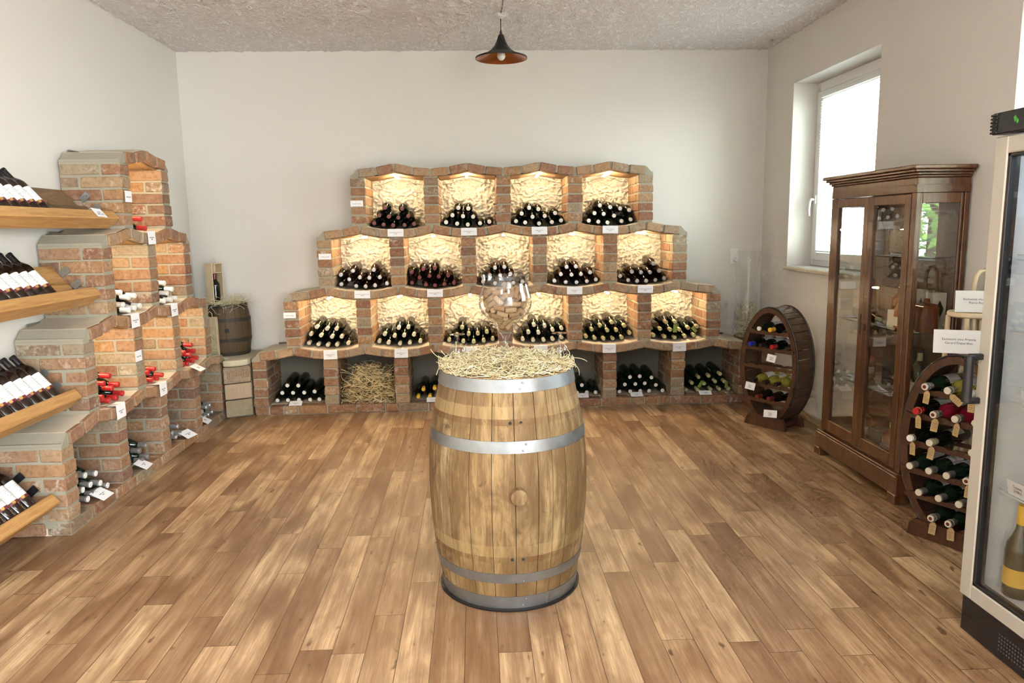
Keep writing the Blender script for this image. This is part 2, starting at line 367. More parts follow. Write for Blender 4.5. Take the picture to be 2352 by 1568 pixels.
BOT = {"A0":[[-729,1697],[-591,1687],[-777,1636],[-701,1625],[-624,1617],[-542,1627],[-822,1573],[-746,1561],[-669,1554],[-575,1556],[-497,1564]],
"A1":[[-130,1687],[-48,1681],[-180,1628],[-93,1619],[-10,1614],[-234,1572],[-143,1559],[-55,1551],[46,1560],[123,1571]],
"A2":[[454,1680],[531,1668],[392,1634],[482,1607],[584,1612],[671,1634],[344,1573],[420,1561],[536,1551],[643,1561],[719,1574]],
"A3":[[1044,1692],[1131,1677],[1214,1664],[999,1629],[1076,1622],[1163,1606],[1290,1650],[951,1569],[1031,1559],[1108,1551],[1226,1561],[1302,1573]],
"B0":[[-1114,1156],[-1013,1187],[-959,1132],[-881,1127],[-841,1193],[-795,1130],[-738,1078],[-1114,1078],[-1047,1117],[-992,1062],[-915,1057],[-836,1064]],
"B1":[[-531,1166],[-434,1192],[-339,1196],[-384,1133],[-307,1126],[-230,1135],[-531,1078],[-467,1122],[-417,1063],[-340,1056],[-261,1064],[-183,1073]],
"B2":[[163,1192],[241,1196],[118,1129],[205,1127],[291,1137],[61,1077],[160,1063],[237,1056],[314,1063],[391,1071]],
"B3":[[764,1188],[842,1190],[715,1128],[805,1122],[885,1126],[962,1139],[660,1074],[756,1062],[848,1058],[935,1066],[1011,1079]],
"B4":[[1501,1202],[1318,1138],[1395,1130],[1473,1130],[1549,1142],[1218,1104],[1286,1067],[1363,1060],[1441,1059],[1518,1066],[1594,1079]],
"C0":[[-1335,725],[-1251,708],[-1173,706],[-1386,666],[-1305,653],[-1214,640],[-1134,639],[-1406,592],[-1329,579],[-1252,572],[-1175,573],[-1082,582]],
"C1":[[-575,706],[-655,703],[-774,652],[-693,635],[-613,638],[-530,643],[-822,592],[-746,579],[-650,570],[-567,575],[-479,585]],
"C2":[[-124,693],[84,651],[7,639],[-170,631],[-70,637],[56,579],[-236,591],[-117,575],[-29,571],[132,591]],
"C3":[[484,703],[575,693],[643,657],[719,669],[437,641],[522,636],[387,583],[642,579],[719,591],[476,574],[565,572]],
"C4":[[1047,686],[1149,710],[1257,679],[977,654],[1111,643],[1188,643],[1302,616],[927,595],[1002,579],[1079,572],[1157,573],[1234,580]],
"C5":[[1616,703],[1694,703],[1809,650],[1886,659],[1566,645],[1655,636],[1732,636],[1510,591],[1604,578],[1694,569],[1782,577],[1859,586]],
"D0":[[-1607,234],[-1516,231],[-1653,171],[-1563,170],[-1470,169],[-1383,176],[-1697,108],[-1609,108],[-1517,108],[-1423,108],[-1346,108]],
"D2":[[-466,171],[-371,179],[-512,108],[-413,108]],
"D4":[[892,173],[934,108],[850,108],[1011,108]],
"D5":[[1309,233],[1394,238],[1497,225],[1265,169],[1356,171],[1438,175],[1536,158],[1218,108],[1312,108],[1400,108],[1477,108],[1594,108]],
"D6":[[1909,218],[1998,226],[2097,240],[1851,167],[1959,159],[2056,175],[2136,173],[1801,108],[1901,108],[2017,108],[2094,108],[2177,108]],
"LA0":[[4882,1609],[4934,1551]],
"LB0":[[4517,1172],[4696,1137],[4618,1134],[4537,1097],[4758,1069],[4681,1061],[4604,1057]],
"LB1":[[5154,1182],[5273,1131],[5186,1111],[5320,1067],[5243,1059],[5125,1063]],
"LC0":[[4288,712],[4216,681],[4381,642],[4304,636],[4425,579],[4186,609],[4346,571],[4256,575]],
"LC1":[[4880,639],[4786,634],[4991,577],[4914,570],[4836,575]],
"LC2":[[5529,697],[5402,662],[5584,643],[5633,583],[5493,629],[5548,575],[5439,573],[5362,581]],
"LD0":[[4033,216],[3927,241],[4071,148],[3968,175],[4144,108],[4005,108],[3928,108],[3888,174]],
"LD1":[[4669,185],[4571,180],[4676,108],[4599,108]],
"LD2":[[5168,173],[5066,155],[5208,108],[5127,108]],
"LD3":[[5731,175],[5811,173],[5638,163],[5852,108],[5692,108],[5769,108]]}
CORKS = [[167,-121,11088,63,15,76],[-245,13,11213,13,99,-11],[-115,22,11022,-22,-97,5],[72,415,11405,60,-80,-7],[196,116,11108,43,17,89],[0,141,11234,15,97,-19],[-187,-157,11526,-30,-80,53],[187,-142,11615,-72,69,0],[-102,-96,11749,-41,91,11],[-107,244,11430,42,-60,68],[131,-23,11855,60,58,-55],[63,316,11689,29,87,-40],[-397,100,11377,-14,-99,2],[75,-261,11261,80,-1,60],[-96,238,11936,-15,95,-29],[428,-39,11755,-16,24,-96],[246,-26,11423,-75,66,-2],[-343,-4,11601,-52,-84,17],[51,-444,11684,100,4,3],[382,268,11773,-8,67,-73],[-319,-302,11378,-94,24,26],[389,-379,11432,-80,-59,-8],[0,-394,11459,11,95,30],[278,512,11451,61,-77,-19],[-216,423,11550,18,-71,68],[527,563,11815,-27,92,29],[-67,641,11649,-34,43,-84],[-32,872,11957,-16,-24,-96],[-508,315,11616,-43,-39,-81],[306,590,11711,-49,-54,68],[-286,-389,11797,30,87,39],[-639,-103,11489,14,97,-18],[201,788,11754,-58,-10,-81],[590,371,11529,-42,89,18],[-381,-502,11477,95,-23,-22],[669,5,11529,-71,-28,-65],[332,-636,11559,92,37,14],[-323,522,11887,56,0,-83],[613,105,11827,30,-30,90],[437,-396,11758,-37,-90,22],[110,349,11981,-46,74,49],[669,-352,11616,17,89,-42],[-165,-714,11581,-97,5,25],[-434,129,11768,-81,-46,-36],[342,181,11500,-77,10,63],[-415,618,11593,41,71,56],[-550,-442,11733,19,98,-4],[-774,22,11647,-14,-97,18],[208,638,12006,93,-19,31],[560,688,12101,-60,55,58],[-810,-262,11883,36,-45,-82],[-552,613,11790,45,62,64],[-204,-99,12011,-60,70,-40],[156,-297,11874,85,50,-18],[-880,44,12041,-17,-45,88],[-846,230,12175,-12,-46,88],[-211,708,11968,52,-72,46],[766,344,11836,-1,53,85],[718,-223,11808,-44,81,-39],[203,-783,11747,97,23,6],[467,-709,12423,23,40,89],[389,-774,11979,88,47,-10],[18,824,12505,-23,-28,93],[-311,834,12156,82,26,51],[-570,-113,11899,90,-41,18],[-631,-597,11980,53,-72,46],[627,460,12199,-98,17,6],[-661,584,12036,-32,-59,-74],[857,211,12126,2,-17,-99],[-676,247,11848,46,-67,59],[-329,-823,12141,69,-29,-67],[249,490,12223,17,-81,-56],[265,844,12248,31,-25,91],[-105,316,12156,76,-63,17],[-2,575,12259,21,-92,32],[867,-84,11971,15,-48,86],[-432,282,12043,-87,49,-5],[792,-389,12285,17,-6,-98],[619,578,12409,66,-74,10],[582,-444,11967,69,-72,-7],[-140,-511,11939,38,-68,-63],[216,-514,11953,-49,-55,-68],[-851,-163,12335,2,-74,-67],[522,337,12013,-78,51,-38],[558,-567,12241,66,-7,75],[-298,-775,11834,94,-33,-12],[-183,516,12422,57,76,32],[-356,776,12389,85,30,44],[27,-720,12021,3,92,40],[206,-848,12324,33,25,91],[418,329,12375,87,-36,-33],[443,-345,12244,97,18,-18],[544,-119,12117,-59,30,75],[289,-73,12054,23,-96,16],[-96,-770,12265,-44,71,-55],[-411,-508,11994,56,-79,25],[-317,-770,12484,92,-34,18],[-659,-125,12125,11,-92,-38],[-450,443,12506,25,97,4],[-697,-553,12198,-61,63,-48],[-661,270,12343,-48,32,82],[-51,-3,12199,99,-3,-14],[-684,-467,12493,-61,70,-37],[-392,533,12232,-80,-60,7],[7,-370,12173,-70,-57,43],[262,-66,12375,47,73,49],[815,-92,12514,28,76,-58],[330,168,12235,-83,15,54],[-710,507,12321,-42,-31,-85],[-243,184,12343,96,8,27],[680,276,12534,92,-29,-28],[-286,-567,12346,75,-9,66],[700,-29,12261,-26,94,-21],[-593,-53,12398,23,94,26],[-451,-324,12191,-73,-43,53],[550,-70,12437,6,100,0],[-422,-43,12211,-26,62,-74],[-181,-271,12345,85,48,-21],[268,-613,12271,18,35,92],[-87,-22,12455,-99,-14,5],[183,644,12548,39,86,33],[75,-483,12394,-20,-95,-23]]

from mathutils import noise as mnoise
# ------------------------------------------------------------------ the room
XL, XR, YB, ZC = -2.44, 2.56, 6.55, 3.005
YF = -1.6
mb = MB(); mb.box(XL-.3, XR+.5, YF-1, YB+.3, -.08, 0); struct(mb, 'floor', M_floor)
def grid(mb, nx, ny, fn, mi=0):
    vs = [fn(i/nx, j/ny) for j in range(ny+1) for i in range(nx+1)]
    fs = [[j*(nx+1)+i, j*(nx+1)+i+1, (j+1)*(nx+1)+i+1, (j+1)*(nx+1)+i] for j in range(ny) for i in range(nx)]
    mb.add(vs, fs, mi)
def ceil_pt(u, v):
    x = XL-.02 + (XR-XL+.04)*u; y = 2.0 + (YB+.02-2.0)*v
    p = Vector((x*17, y*17, 0)); a = abs(mnoise.noise(p)); b = mnoise.noise(p*2.3 + Vector((5,1,2)))
    e = min(x-XL, XR-x, YB-y); 
    h = .024*max(0, .55 - a*2.0) + .009*b
    return (x, y, ZC - max(0.0, h) - (.004 if e > .05 else .004 + .006*max(0, b)))
mb = MB(); grid(mb, 190, 190, ceil_pt); mb.box(XL-.3, XR+.5, YF-.3, YB+.3, ZC+.004, ZC+.12); mb.box(XL, XR, YF-.3, 2.0, ZC-.006, ZC+.004)
struct(mb, 'ceiling', M_ceil, recalc if False else 60) if False else tag(mb.build('ceiling', M_ceil, smooth=60), kind='structure')
mb = MB(); mb.box(XL-.25, XR+.35, YB, YB+.2, 0, ZC+.01); struct(mb, 'wall_back', M_wall)
mb = MB(); mb.box(XL-.25, XL, YF, YB, 0, ZC+.01); struct(mb, 'wall_left', M_wall)
WINS = [(4.715, 6.0), (2.05, 3.50)]; WZ0, WZ1 = 1.17, 2.61; XO = 2.90
mb = MB(); ys = [YF, 2.05, 3.50, 4.715, 6.0, YB]
for i in (0, 2, 4): mb.box(XR, XO, ys[i], ys[i+1], 0, ZC+.01)
for (a, b) in WINS: mb.box(XR, XO, a, b, 0, WZ0); mb.box(XR, XO, a, b, WZ1, ZC+.01)
struct(mb, 'wall_right', M_wall)
mb = MB(); mb.cbox(XR-.012, XR, 4.70, 5.65, 0, .055, .003); struct(mb, 'baseboard_right', M_board)

def window(n, y0, y1, handle):
    w = bpy.data.objects.new('window_%d' % n, None); COL.objects.link(w); tag(w, kind='structure')
    xa, xb = 2.755, 2.82
    f = MB()   # outer frame, then the sash inside it
    for (a, b, c, d) in ((y0, y0+.055, WZ0, WZ1), (y1-.055, y1, WZ0, WZ1), (y0+.055, y1-.055, WZ0, WZ0+.05), (y0+.055, y1-.055, WZ1-.08, WZ1)): f.cbox(xa, xb, a, b, c, d, .006)
    f.build('window_frame', M_pvc, w)
    s = MB(); A, B, C, D = y0+.05, y1-.05, WZ0+.045, WZ1-.075
    for (a, b, c, d) in ((A, A+.07, C, D), (B-.07, B, C, D), (A+.07, B-.07, C, C+.07), (A+.07, B-.07, D-.07, D)): s.cbox(xa-.015, xb-.01, a, b, c, d, .008)
    s.build('window_sash', M_pvc, w)
    p = MB(); p.box(xa+.018, xa+.020, A+.065, B-.065, C+.065, D-.065); p.build('window_pane', M_pane, w)
    sl = MB(); 
    for i in range(9):
        t = i/9; sl.cbox(XR-.035-R3(.006), xa, y0+(y1-y0)*t, y0+(y1-y0)*(t+1/9)+.001, WZ0-.030, WZ0-.004+R3(.003), .004, j=.003)
    sl.build('window_sill', M_shelfbed, w)
    if handle:
        h = MB(); hy, hz = B-.035, 1.70
        h.cbox(xa-.027, xa-.013, hy-.016, hy+.016, hz-.035, hz+.035, .004); h.tube([(xa-.03, hy, hz), (xa-.055, hy, hz)], .009, 8)
        h.tube([(xa-.055, hy, hz+.004), (xa-.062, hy, hz-.02), (xa-.066, hy+.004, hz-.07), (xa-.062, hy+.004, hz-.13)], [.010,.011,.010,.008], 8)
        h.build('window_handle', M_plastic, w, smooth=50)
    return A+.075, B-.075, C+.075, D-.03
def blind(y0, y1, z0, z1, label):
    b = thing('venetian_blind', label, 'blind', (2.735, (y0+y1)/2, z0), 'venetian blinds in the windows')
    H = z1 - z0; W = (y1-y0)/2
    s = MB(); n = int((H-.03)/.0225)
    for i in range(n):
        z = .012 + i*.0225; s.box(-.0115, .0115, -W, W, -.0004, .0004, 0, Matrix.Translation((0,0,z)) @ Matrix.Rotation(math.radians(6), 4, 'Y'))
    s.build('slats', M_slat, b)
    r = MB(); r.cbox(-.014, .014, -W, W, H-.028, H, .003); r.build('head_rail', M_slat, b)
    r = MB(); r.cbox(-.010, .010, -W, W, -.004, .006, .002); r.build('bottom_rail', M_slat, b)
    for k in (-.72, .0, .72):
        t = MB(); t.tube([(-.012, k*W, 0), (-.012, k*W, H-.02)], .0011, 4); t.build('ladder_cord', M_cordw, b)
w1 = window(1, *WINS[0], True); w2 = window(2, *WINS[1], True)
blind(*w1, 'white venetian blind in the window above the cabinet'); blind(*w2, 'white venetian blind in the window behind the fridge')

# ------------------------------------------------------------------ the two brick racks
P = .583; XC = .24; PW = .12
ZP = {'A': 2.035, 'B': 1.55, 'C': 1.055, 'D': .568}; BASE = .07
def arch(dx):
    dx = abs(dx); return -.2*dx if dx < .146 else -.0292 - .095*(dx-.146)
MBACK = Matrix.Translation((0, 6.1, 0)); MLEFT = frame((0,1,0), (-1,0,0), (0,0,1), (-2.08, 0, 0))
TIERS = 'ABCD'; LOW = {'A': 'B', 'B': 'C', 'C': 'D', 'D': None}
RACK = {'back': dict(M=MBACK, D=.44, n={'A':4,'B':5,'C':6,'D':7}, u0={t: XC - k*P/2 for t, k in zip(TIERS, (4,5,6,7))}),
        'left': dict(M=MLEFT, D=.35, n={'A':1,'B':2,'C':3,'D':4}, u0={'A':4.575+.06,'B':4.27+.06,'C':3.97+.06,'D':3.67+.06})}
def bay_c(r, t, i): return RACK[r]['u0'][t] + P*(i+.5)
def curve_pts(c, h, inset=0.0, lim=P/2):
    xs = [-lim, -.146, 0, .146, lim]; return [(c+x, h + arch(x) - inset) for x in xs]
panel_meshes = []
def make_panel(i, w, h):
    m = MB(); ox = i*3.7
    def fn(u, v):
        x = (u-.5)*w; z = v*h; q = Vector((x*17+ox+z*5, z*20-x*4, ox)); a = mnoise.noise(q); b = mnoise.noise(q*2.6 + Vector((3,7,1)))
        rg = (1-abs(mnoise.noise(q*1.5 + Vector((9,2,4))))*2.2); return (x, max(-.030, -.012*max(-.3, a*1.4) - .009*b - .014*max(0, rg)**2 - .002), z)
    grid(m, 84, 84, fn); return m.mesh('plaster_panel', M_plaster, 70)
for i in range(4): panel_meshes.append(make_panel(i, P-PW+.01, .43))

def build_rack(rn, label):
    K = RACK[rn]; D = K['D']; root = thing('brick_wine_rack', label, 'wine rack', K['M'])
    for t in TIERS:
        n, u0, h = K['n'][t], K['u0'][t], ZP[t]
        zb = (ZP[LOW[t]] + .004) if LOW[t] else BASE; zt = h - .0432 - .064
        # piers: five courses of brick round a mortar core
        for k in range(n+1):
            c = u0 + P*k; m = MB(); nc = 5; ch = (zt-zb)/nc
            m.box(c-PW/2+.005, c+PW/2-.005, .005, D, zb-.03, zt+.02, 1)
            for q in range(nc):
                z0 = zb + ch*q + .006; z1 = zb + ch*(q+1) - .006
                if D > .4: cuts = ((0,.215),(.227,D)) if (q+k) % 2 else ((0,.105),(.117,.33),(.342,D))
                else: cuts = ((0,.235),(.247,D)) if (q+k) % 2 else ((0,.11),(.122,D))
                sh = R3(.002)
                for (a, b) in cuts:
                    m.cbox(c-PW/2+sh+R3(.002), c+PW/2+sh+R3(.002), a+R3(.003), b, z0+R3(.002), z1+R3(.002), .005, 0, None, .0022)
            m.build('brick_pier', [M_brick, M_mortar], root)
        # arches: four bricks a bay over a mortar bed, a board under them
        for i in range(n):
            c = u0 + P*(i+.5); m = MB()
            m.strip(curve_pts(c, h, .004), curve_pts(c, h, .060), -.004, D, 1)
            segs = ((-.2835,-.156),(-.142,-.014),(.014,.142),(.156,.2835))
            for (a, b) in segs:
                za, zb2 = arch(a), arch(b); ang = math.atan2(zb2-za, b-a); L = (b-a)/math.cos(ang)
                for (d0, d1) in ((-.012, .10),(.112,.225),(.237, D)):
                    Mx = Matrix.Translation((c+(a+b)/2, 0, h+(za+zb2)/2-.001)) @ Matrix.Rotation(-ang, 4, 'Y')
                    m.cbox(-L/2, L/2, d0+R3(.003), d1, -.065+R3(.002), 0+R3(.001), .005, 0, Mx, .0015)
            m.strip(curve_pts(c, h, -.0015), curve_pts(c, h, .003), .012, D, 2)
            if i == 0: m.prism([(c-P/2, h+arch(P/2)), (c-P/2-.058, zt+.004), (c-P/2-.058, zt-.01), (c-P/2+.01, zt-.01)], .0, D, 'y', 1)
            if i == n-1: m.prism([(c+P/2, h+arch(P/2)), (c+P/2+.058, zt+.004), (c+P/2+.058, zt-.01), (c+P/2-.01, zt-.01)], .0, D, 'y', 1)
            m.build('brick_arch', [M_brick_arch, M_mortar, M_shelfbed], root)
            m = MB(); m.strip(curve_pts(c, h, .0665, P/2-.063), curve_pts(c, h, .074, P/2-.063), .03, D); m.build('arch_board', M_soffit, root)
            lo = (ZP[LOW[t]] - .05) if LOW[t] else BASE
            if rn == 'back' and t != 'D':
                o = bpy.data.objects.new('plaster_panel', panel_meshes[(i*3+ord(t)) % 4]); COL.objects.link(o); o.parent = root
                o.matrix_local = Matrix.Translation((c, D+.002, lo))
            else:
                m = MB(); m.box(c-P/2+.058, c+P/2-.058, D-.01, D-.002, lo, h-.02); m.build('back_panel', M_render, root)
    n, u0 = K['n']['D'], K['u0']['D']; a, b = u0-PW/2, u0+P*n+PW/2
    m = MB(); m.box(a+.014, b-.014, .002, D, 0, BASE-.003, 1); m.box(a+.01, b-.01, .10, D, 0, BASE, 2); x = a
    while x < b-.05:
        L = min(random.choice((.245,.25,.24,.12)), b-x)
        m.cbox(x+.006, x+L-.006, -.006+R3(.003), .115, .004, BASE+R3(.002), .005, 0, None, .002); x += L
    
    m.cbox(a-.006, a+.105, .125, D-.002, .004, BASE+.001, .005, 0, None, .002); m.build('brick_plinth', [M_brick, M_mortar, M_shelfbed], root)
    if rn == 'back':
        m = MB(); m.cbox(b-.02, XR-.004, .03, D, .48, .527, .005, 0, None, .002); m.box(b, XR-.004, .06, D, 0, .48, 1); m.build('side_ledge', [M_soffit, M_brick], root)
    return root
build_rack('back', 'wide stepped brick wine rack with lit niches along the back wall')
build_rack('left', 'narrow stepped brick wine rack running along the left wall')

# corner pier with three big bricks and a stone top
cp = thing('corner_pier', 'brick corner pier with stone top under the small dark barrel', 'brick pier', (-1.97, 6.05, 0))
Mi = Matrix.Translation((1.97, -6.05, 0))
m = MB(); m.prism([(-2.058,6.04),(-1.876,6.13),(-1.876,6.54),(-2.058,6.54)], 0, .435, 'z', 0, Mi); m.prism([(-2.43,6.136),(-2.06,6.136),(-2.06,6.54),(-2.43,6.54)], 0, .435, 'z', 0, Mi)
m.build('mortar_core', M_mortar, cp)
A2, B2 = Vector((-2.058, 5.990, 0)), Vector((-1.874, 6.088, 0)); ex = (B2-A2).normalized(); ey = Vector((-ex.y, ex.x, 0)); LW = (B2-A2).length
for k, (z0, z1, mt) in enumerate(((.012,.150,M_roughstone),(.158,.285,M_palebrick),(.293,.428,M_brick_arch))):
    m = MB(); MM = Mi @ frame(ex, ey, (0,0,1), A2); m.prism([(A2.x, A2.y), (B2.x, B2.y), (B2.x, B2.y+.05), (A2.x, A2.y+.05)], z0, z1, 'z', 0, Mi)
    if k == 2:
        for (a, b, c, d) in ((.03, .20, .335, .342), (.03, .20, .392, .399), (.03, .037, .335, .399), (.193, .20, .335, .399)): m.box(a, b, -.004, .01, c, d, 0, MM)
        for q in range(11): m.box(.045+q*.0135, .050+q*.0135, -.003, .01, .345, .389, 0, MM)
    o = m.build('pier_brick', mt, cp)
    bv = o.modifiers.new('edge', 'BEVEL'); bv.width = .006; bv.segments = 1
    if k == 1: text('H  ISZ', .075, MM @ Matrix.Translation((LW/2, -.0015, .222)) @ Matrix.Rotation(PI/2, 4, 'X') @ Matrix.Scale(-1, 4, (1,0,0)), o, M_palebrick, 'CENTER', 'embossed_lettering', .0035)
m = MB(); pts = [(-2.052,5.972),(-1.99,5.965),(-1.92,6.00),(-1.872,6.04),(-1.872,6.54),(-2.43,6.54),(-2.43,6.136),(-2.052,6.136)]
m.prism(pts, .437, .488, 'z', 0, Mi); o = m.build('stone_slab', M_stone, cp)
bv = o.modifiers.new('edge', 'BEVEL'); bv.width = .012; bv.segments = 2

# ------------------------------------------------------------------ wine bottles
def bottle_prof(k=1.0): return [(0,.004),(.028,0),(.0355,.003),(.0372,.010),(.0375,.06),(.0375,.178),(.0362,.192),(.0315,.207),(.0235,.221),(.0172,.233),(.0148,.246),(.0143,.285),(.0160,.287),(.0160,.294),(.0140,.298),(0,.298)]
def cap_prof(z0=.240): return [(.0152,z0),(.0158,z0+.006),(.0152,.284),(.0170,.286),(.0170,.2955),(.0155,.2995),(0,.2998)]
me_bottle = {}
for nm, mt in (('black', M_bottle), ('brown', M_bottle_brown), ('green', M_bottle_green)):
    m = MB(); m.lathe(bottle_prof(), 20); me_bottle[nm] = m.mesh('wine_bottle', mt, 45)
me_cap = {}
CAPS = dict(red=M_red, darkred=M_darkred, white=M_white, ivory=M_ivory, grey=M_grey, silver=M_silver, yellow=M_yellow, gold=M_gold, blue=M_blue, black=M_black)
for nm, mt in CAPS.items():
    m = MB(); m.lathe(cap_prof(), 14, [0,0,0,0,0,0]); me_cap[nm] = m.mesh('capsule', mt, 40)
def two_cap(nm, side, top, ring=None):
    m = MB(); m.lathe(cap_prof(), 14, [0,0,2,2,1,1]); me_cap[nm] = m.mesh('capsule', [side, top, ring or top], 40)
two_cap('black_white', M_black, M_white, M_black); two_cap('dark_red_tip', M_black, M_darkred, M_black); two_cap('brown_silver', M_black, M_silver); two_cap('grey_white', M_grey, M_white, M_silver)
two_cap('black_ring', M_black, M_white)
def lab_mesh(mt, z0=.055, z1=.150, arc=2.4, r=.0381, name='label'):
    m = MB(); m.lathe([(r, z0), (r, z1)], 16, 0, None, PI/2-arc/2, PI/2+arc/2); m.lathe([(r-.0003, z1), (r-.0003, z0)], 16, 0, None, PI/2-arc/2, PI/2+arc/2); return m.mesh(name, mt, 40, False)
me_lab = dict(white=lab_mesh(M_label), cream=lab_mesh(M_cream))
def bottle(M, body, cap, label=None, tg=None, name='wine_bottle'):
    o = bpy.data.objects.new(name, me_bottle[body]); COL.objects.link(o); o.matrix_world = M; o.color = (1,1,1,1)
    if tg: tag(o, *tg)
    c = bpy.data.objects.new('capsule', me_cap[cap]); COL.objects.link(c); c.parent = o
    if label:
        l = bpy.data.objects.new('label', me_lab[label]); COL.objects.link(l); l.parent = o
    return o
ORD = ['first','second','third','fourth','fifth','sixth','seventh','eighth']
TN = {'A':'top','B':'second','C':'third','D':'floor'}
KIND = {}
for i in range(4): KIND['A%d' % i] = ('black', ['dark_red_tip','black_ring','black_ring','black_white'][i], None, ['red-tipped','white-ringed','white-ringed','white-tipped'][i])
for i in range(5): KIND['B%d' % i] = ('brown', ['brown_silver','dark_red_tip','brown_silver','brown_silver','brown_silver'][i], None, ['silver-tipped','red-tipped','silver-tipped','silver-tipped','silver-tipped'][i])
for i in range(6): KIND['C%d' % i] = ('black', ['ivory','ivory','gold','ivory','gold','gold'][i], 'white' if i in (0,1,3,4,5) else None, ['ivory-capped','ivory-capped','olive-capped','ivory-capped','olive-capped','olive-capped'][i])
KIND.update(D0=('black','black_white',None,'white-capped'), D2=('black','yellow',None,'yellow-capped'), D4=('green','black_white','cream','white-capped'), D5=('green','black_white','cream','white-capped'), D6=('green','gold','cream','olive-capped'),
  LA0=('black','red',None,'red-capped'), LB0=('black','white',None,'white-capped'), LB1=('black','white',None,'white-capped'), LC0=('black','red',None,'red-capped'), LC1=('black','red',None,'red-capped'), LC2=('black','red',None,'red-capped'),
  LD0=('green','grey_white',None,'white-tipped'), LD1=('green','grey',None,'grey-capped'), LD2=('black','silver',None,'silver-capped'), LD3=('black','silver',None,'silver-capped'))
for key, pts in BOT.items():
    left = key[0] == 'L'; k = key[-2:]; t, i = k[0], int(k[1]); rn = 'left' if left else 'back'; K = RACK[rn]; c = bay_c(rn, t, i)
    body, cap, lab, word = KIND[key]
    # sort into layers from the shelf up
    pl = sorted(pts, key=lambda p: p[1]); layers = []
    zs0 = lambda u: (ZP[LOW[t]] + arch(P/2 - abs(u-c)) + .006) if LOW[t] else BASE
    for p in pl:
        hgt = p[1]/1000 - zs0(p[0]/1000) - .0375; L = max(0, min(3, int((hgt+.030)/.062)))
        while len(layers) <= L: layers.append([])
        layers[L].append(p)
    ln = ['bottom','second','third','upper']
    for L, row in enumerate(layers):
        row.sort(key=lambda p: p[0])
        for q, (a, z) in enumerate(row):
            u, z = a/1000, z/1000 + .0025; bd = .398 if not left else .330
            tipz = z - .010; basez = tipz + .090*.30
            ax = Vector((0, -1, -.090)).normalized(); xx = Vector((1,0,0)); yy = ax.cross(xx)
            Mb = K['M'] @ frame(xx, yy, ax, (u, bd, basez)) @ Matrix.Rotation(PI + R3(.5), 4, 'Z')
            pos = ('%s from left in' % ORD[q]) if len(row) > 1 else 'alone in'
            nm = '%s wine bottle, %s %s layer, %s niche of %s tier, %s-wall rack' % (word, pos, ln[L], ORD[i], TN[t], rn)
            bottle(Mb, body, cap, lab, (nm, 'wine bottle', 'bottles in the %s niche of the %s tier, %s-wall rack' % (ORD[i], TN[t], rn)))

# green neck tags on the two tagged piles
def neck_tag(u, z, rot, tilt, label, d=.09, sz=(.028,.062)):
    m = MB(); m.cbox(-sz[0]/2, sz[0]/2, -.0008, .0008, -sz[1], 0, .0004)
    o = m.build('neck_tag', M_greenleaf); tag(o, label, 'paper tag', 'green paper tags on bottle necks'); o.matrix_world = MBACK @ Matrix.Translation((u, d, z)) @ Matrix.Rotation(rot, 4, 'Y') @ Matrix.Rotation(tilt, 4, 'X'); return o
c5 = bay_c('back', 'C', 5); d6 = bay_c('back', 'D', 6)
neck_tag(c5-.20, .655, 1.0, .25, 'green tag at the left of the pile, last niche of third tier')
neck_tag(c5-.005, .680, .0, .2, 'green tag hanging mid-pile in the last niche of third tier', .085, (.034,.075))
neck_tag(c5+.14, .650, -.8, .2, 'green tag at the right of the pile, last niche of third tier')
neck_tag(d6-.05, .175, .5, .2, 'green tag mid-pile in the last floor-tier niche'); neck_tag(d6+.16, .170, -.1, .2, 'green tag at the right in the last floor-tier niche')

# ------------------------------------------------------------------ niche lamps
m = MB(); m.tube([(0,-.140,0),(0,-.134,0),(0,.134,0),(0,.140,0)], [.004,.0085,.0085,.004], 12); me_led = m.mesh('tube', M_led, 40)
m = MB(); m.cbox(-.006,.006,-.13,.13,.006,.013,.002); me_ledb = m.mesh('holder', M_plastic)
def wire_mesh(L, R):
    m = MB(); pts = [(-L, .06, -.060), (-L*.7, .08, -.055), (-L*.35, .10, -.026), (0, .143, -.004), (R*.35, .10, -.024), (R*.7, .08, -.050), (R, .06, -.058)]
    m.tube(pts, .0018, 5); return m.mesh('wire', M_dark)
me_wire = wire_mesh(.20, .20)
for rn, tiers in (('back', 'ABC'), ('left', 'ABC')):
    for t in tiers:
        for i in range(RACK[rn]['n'][t]):
            c = bay_c(rn, t, i); o = thing('niche_lamp', 'lit LED tube under the arch of %s niche, %s tier, %s-wall rack' % (ORD[i], TN[t], rn), 'lamp', RACK[rn]['M'] @ Matrix.Translation((c+R3(.008)-(0 if rn == 'back' else .165), .19, ZP[t]-(.096 if rn == 'back' else .128))) @ Matrix.Rotation(R3(.05), 4, 'Z'), 'LED tubes in the brick niches')
            for nmz, me in (('tube', me_led), ('holder', me_ledb), ('wire', me_wire))[:3 if rn == 'back' else 2]:
                x = bpy.data.objects.new(nmz, me); COL.objects.link(x); x.parent = o

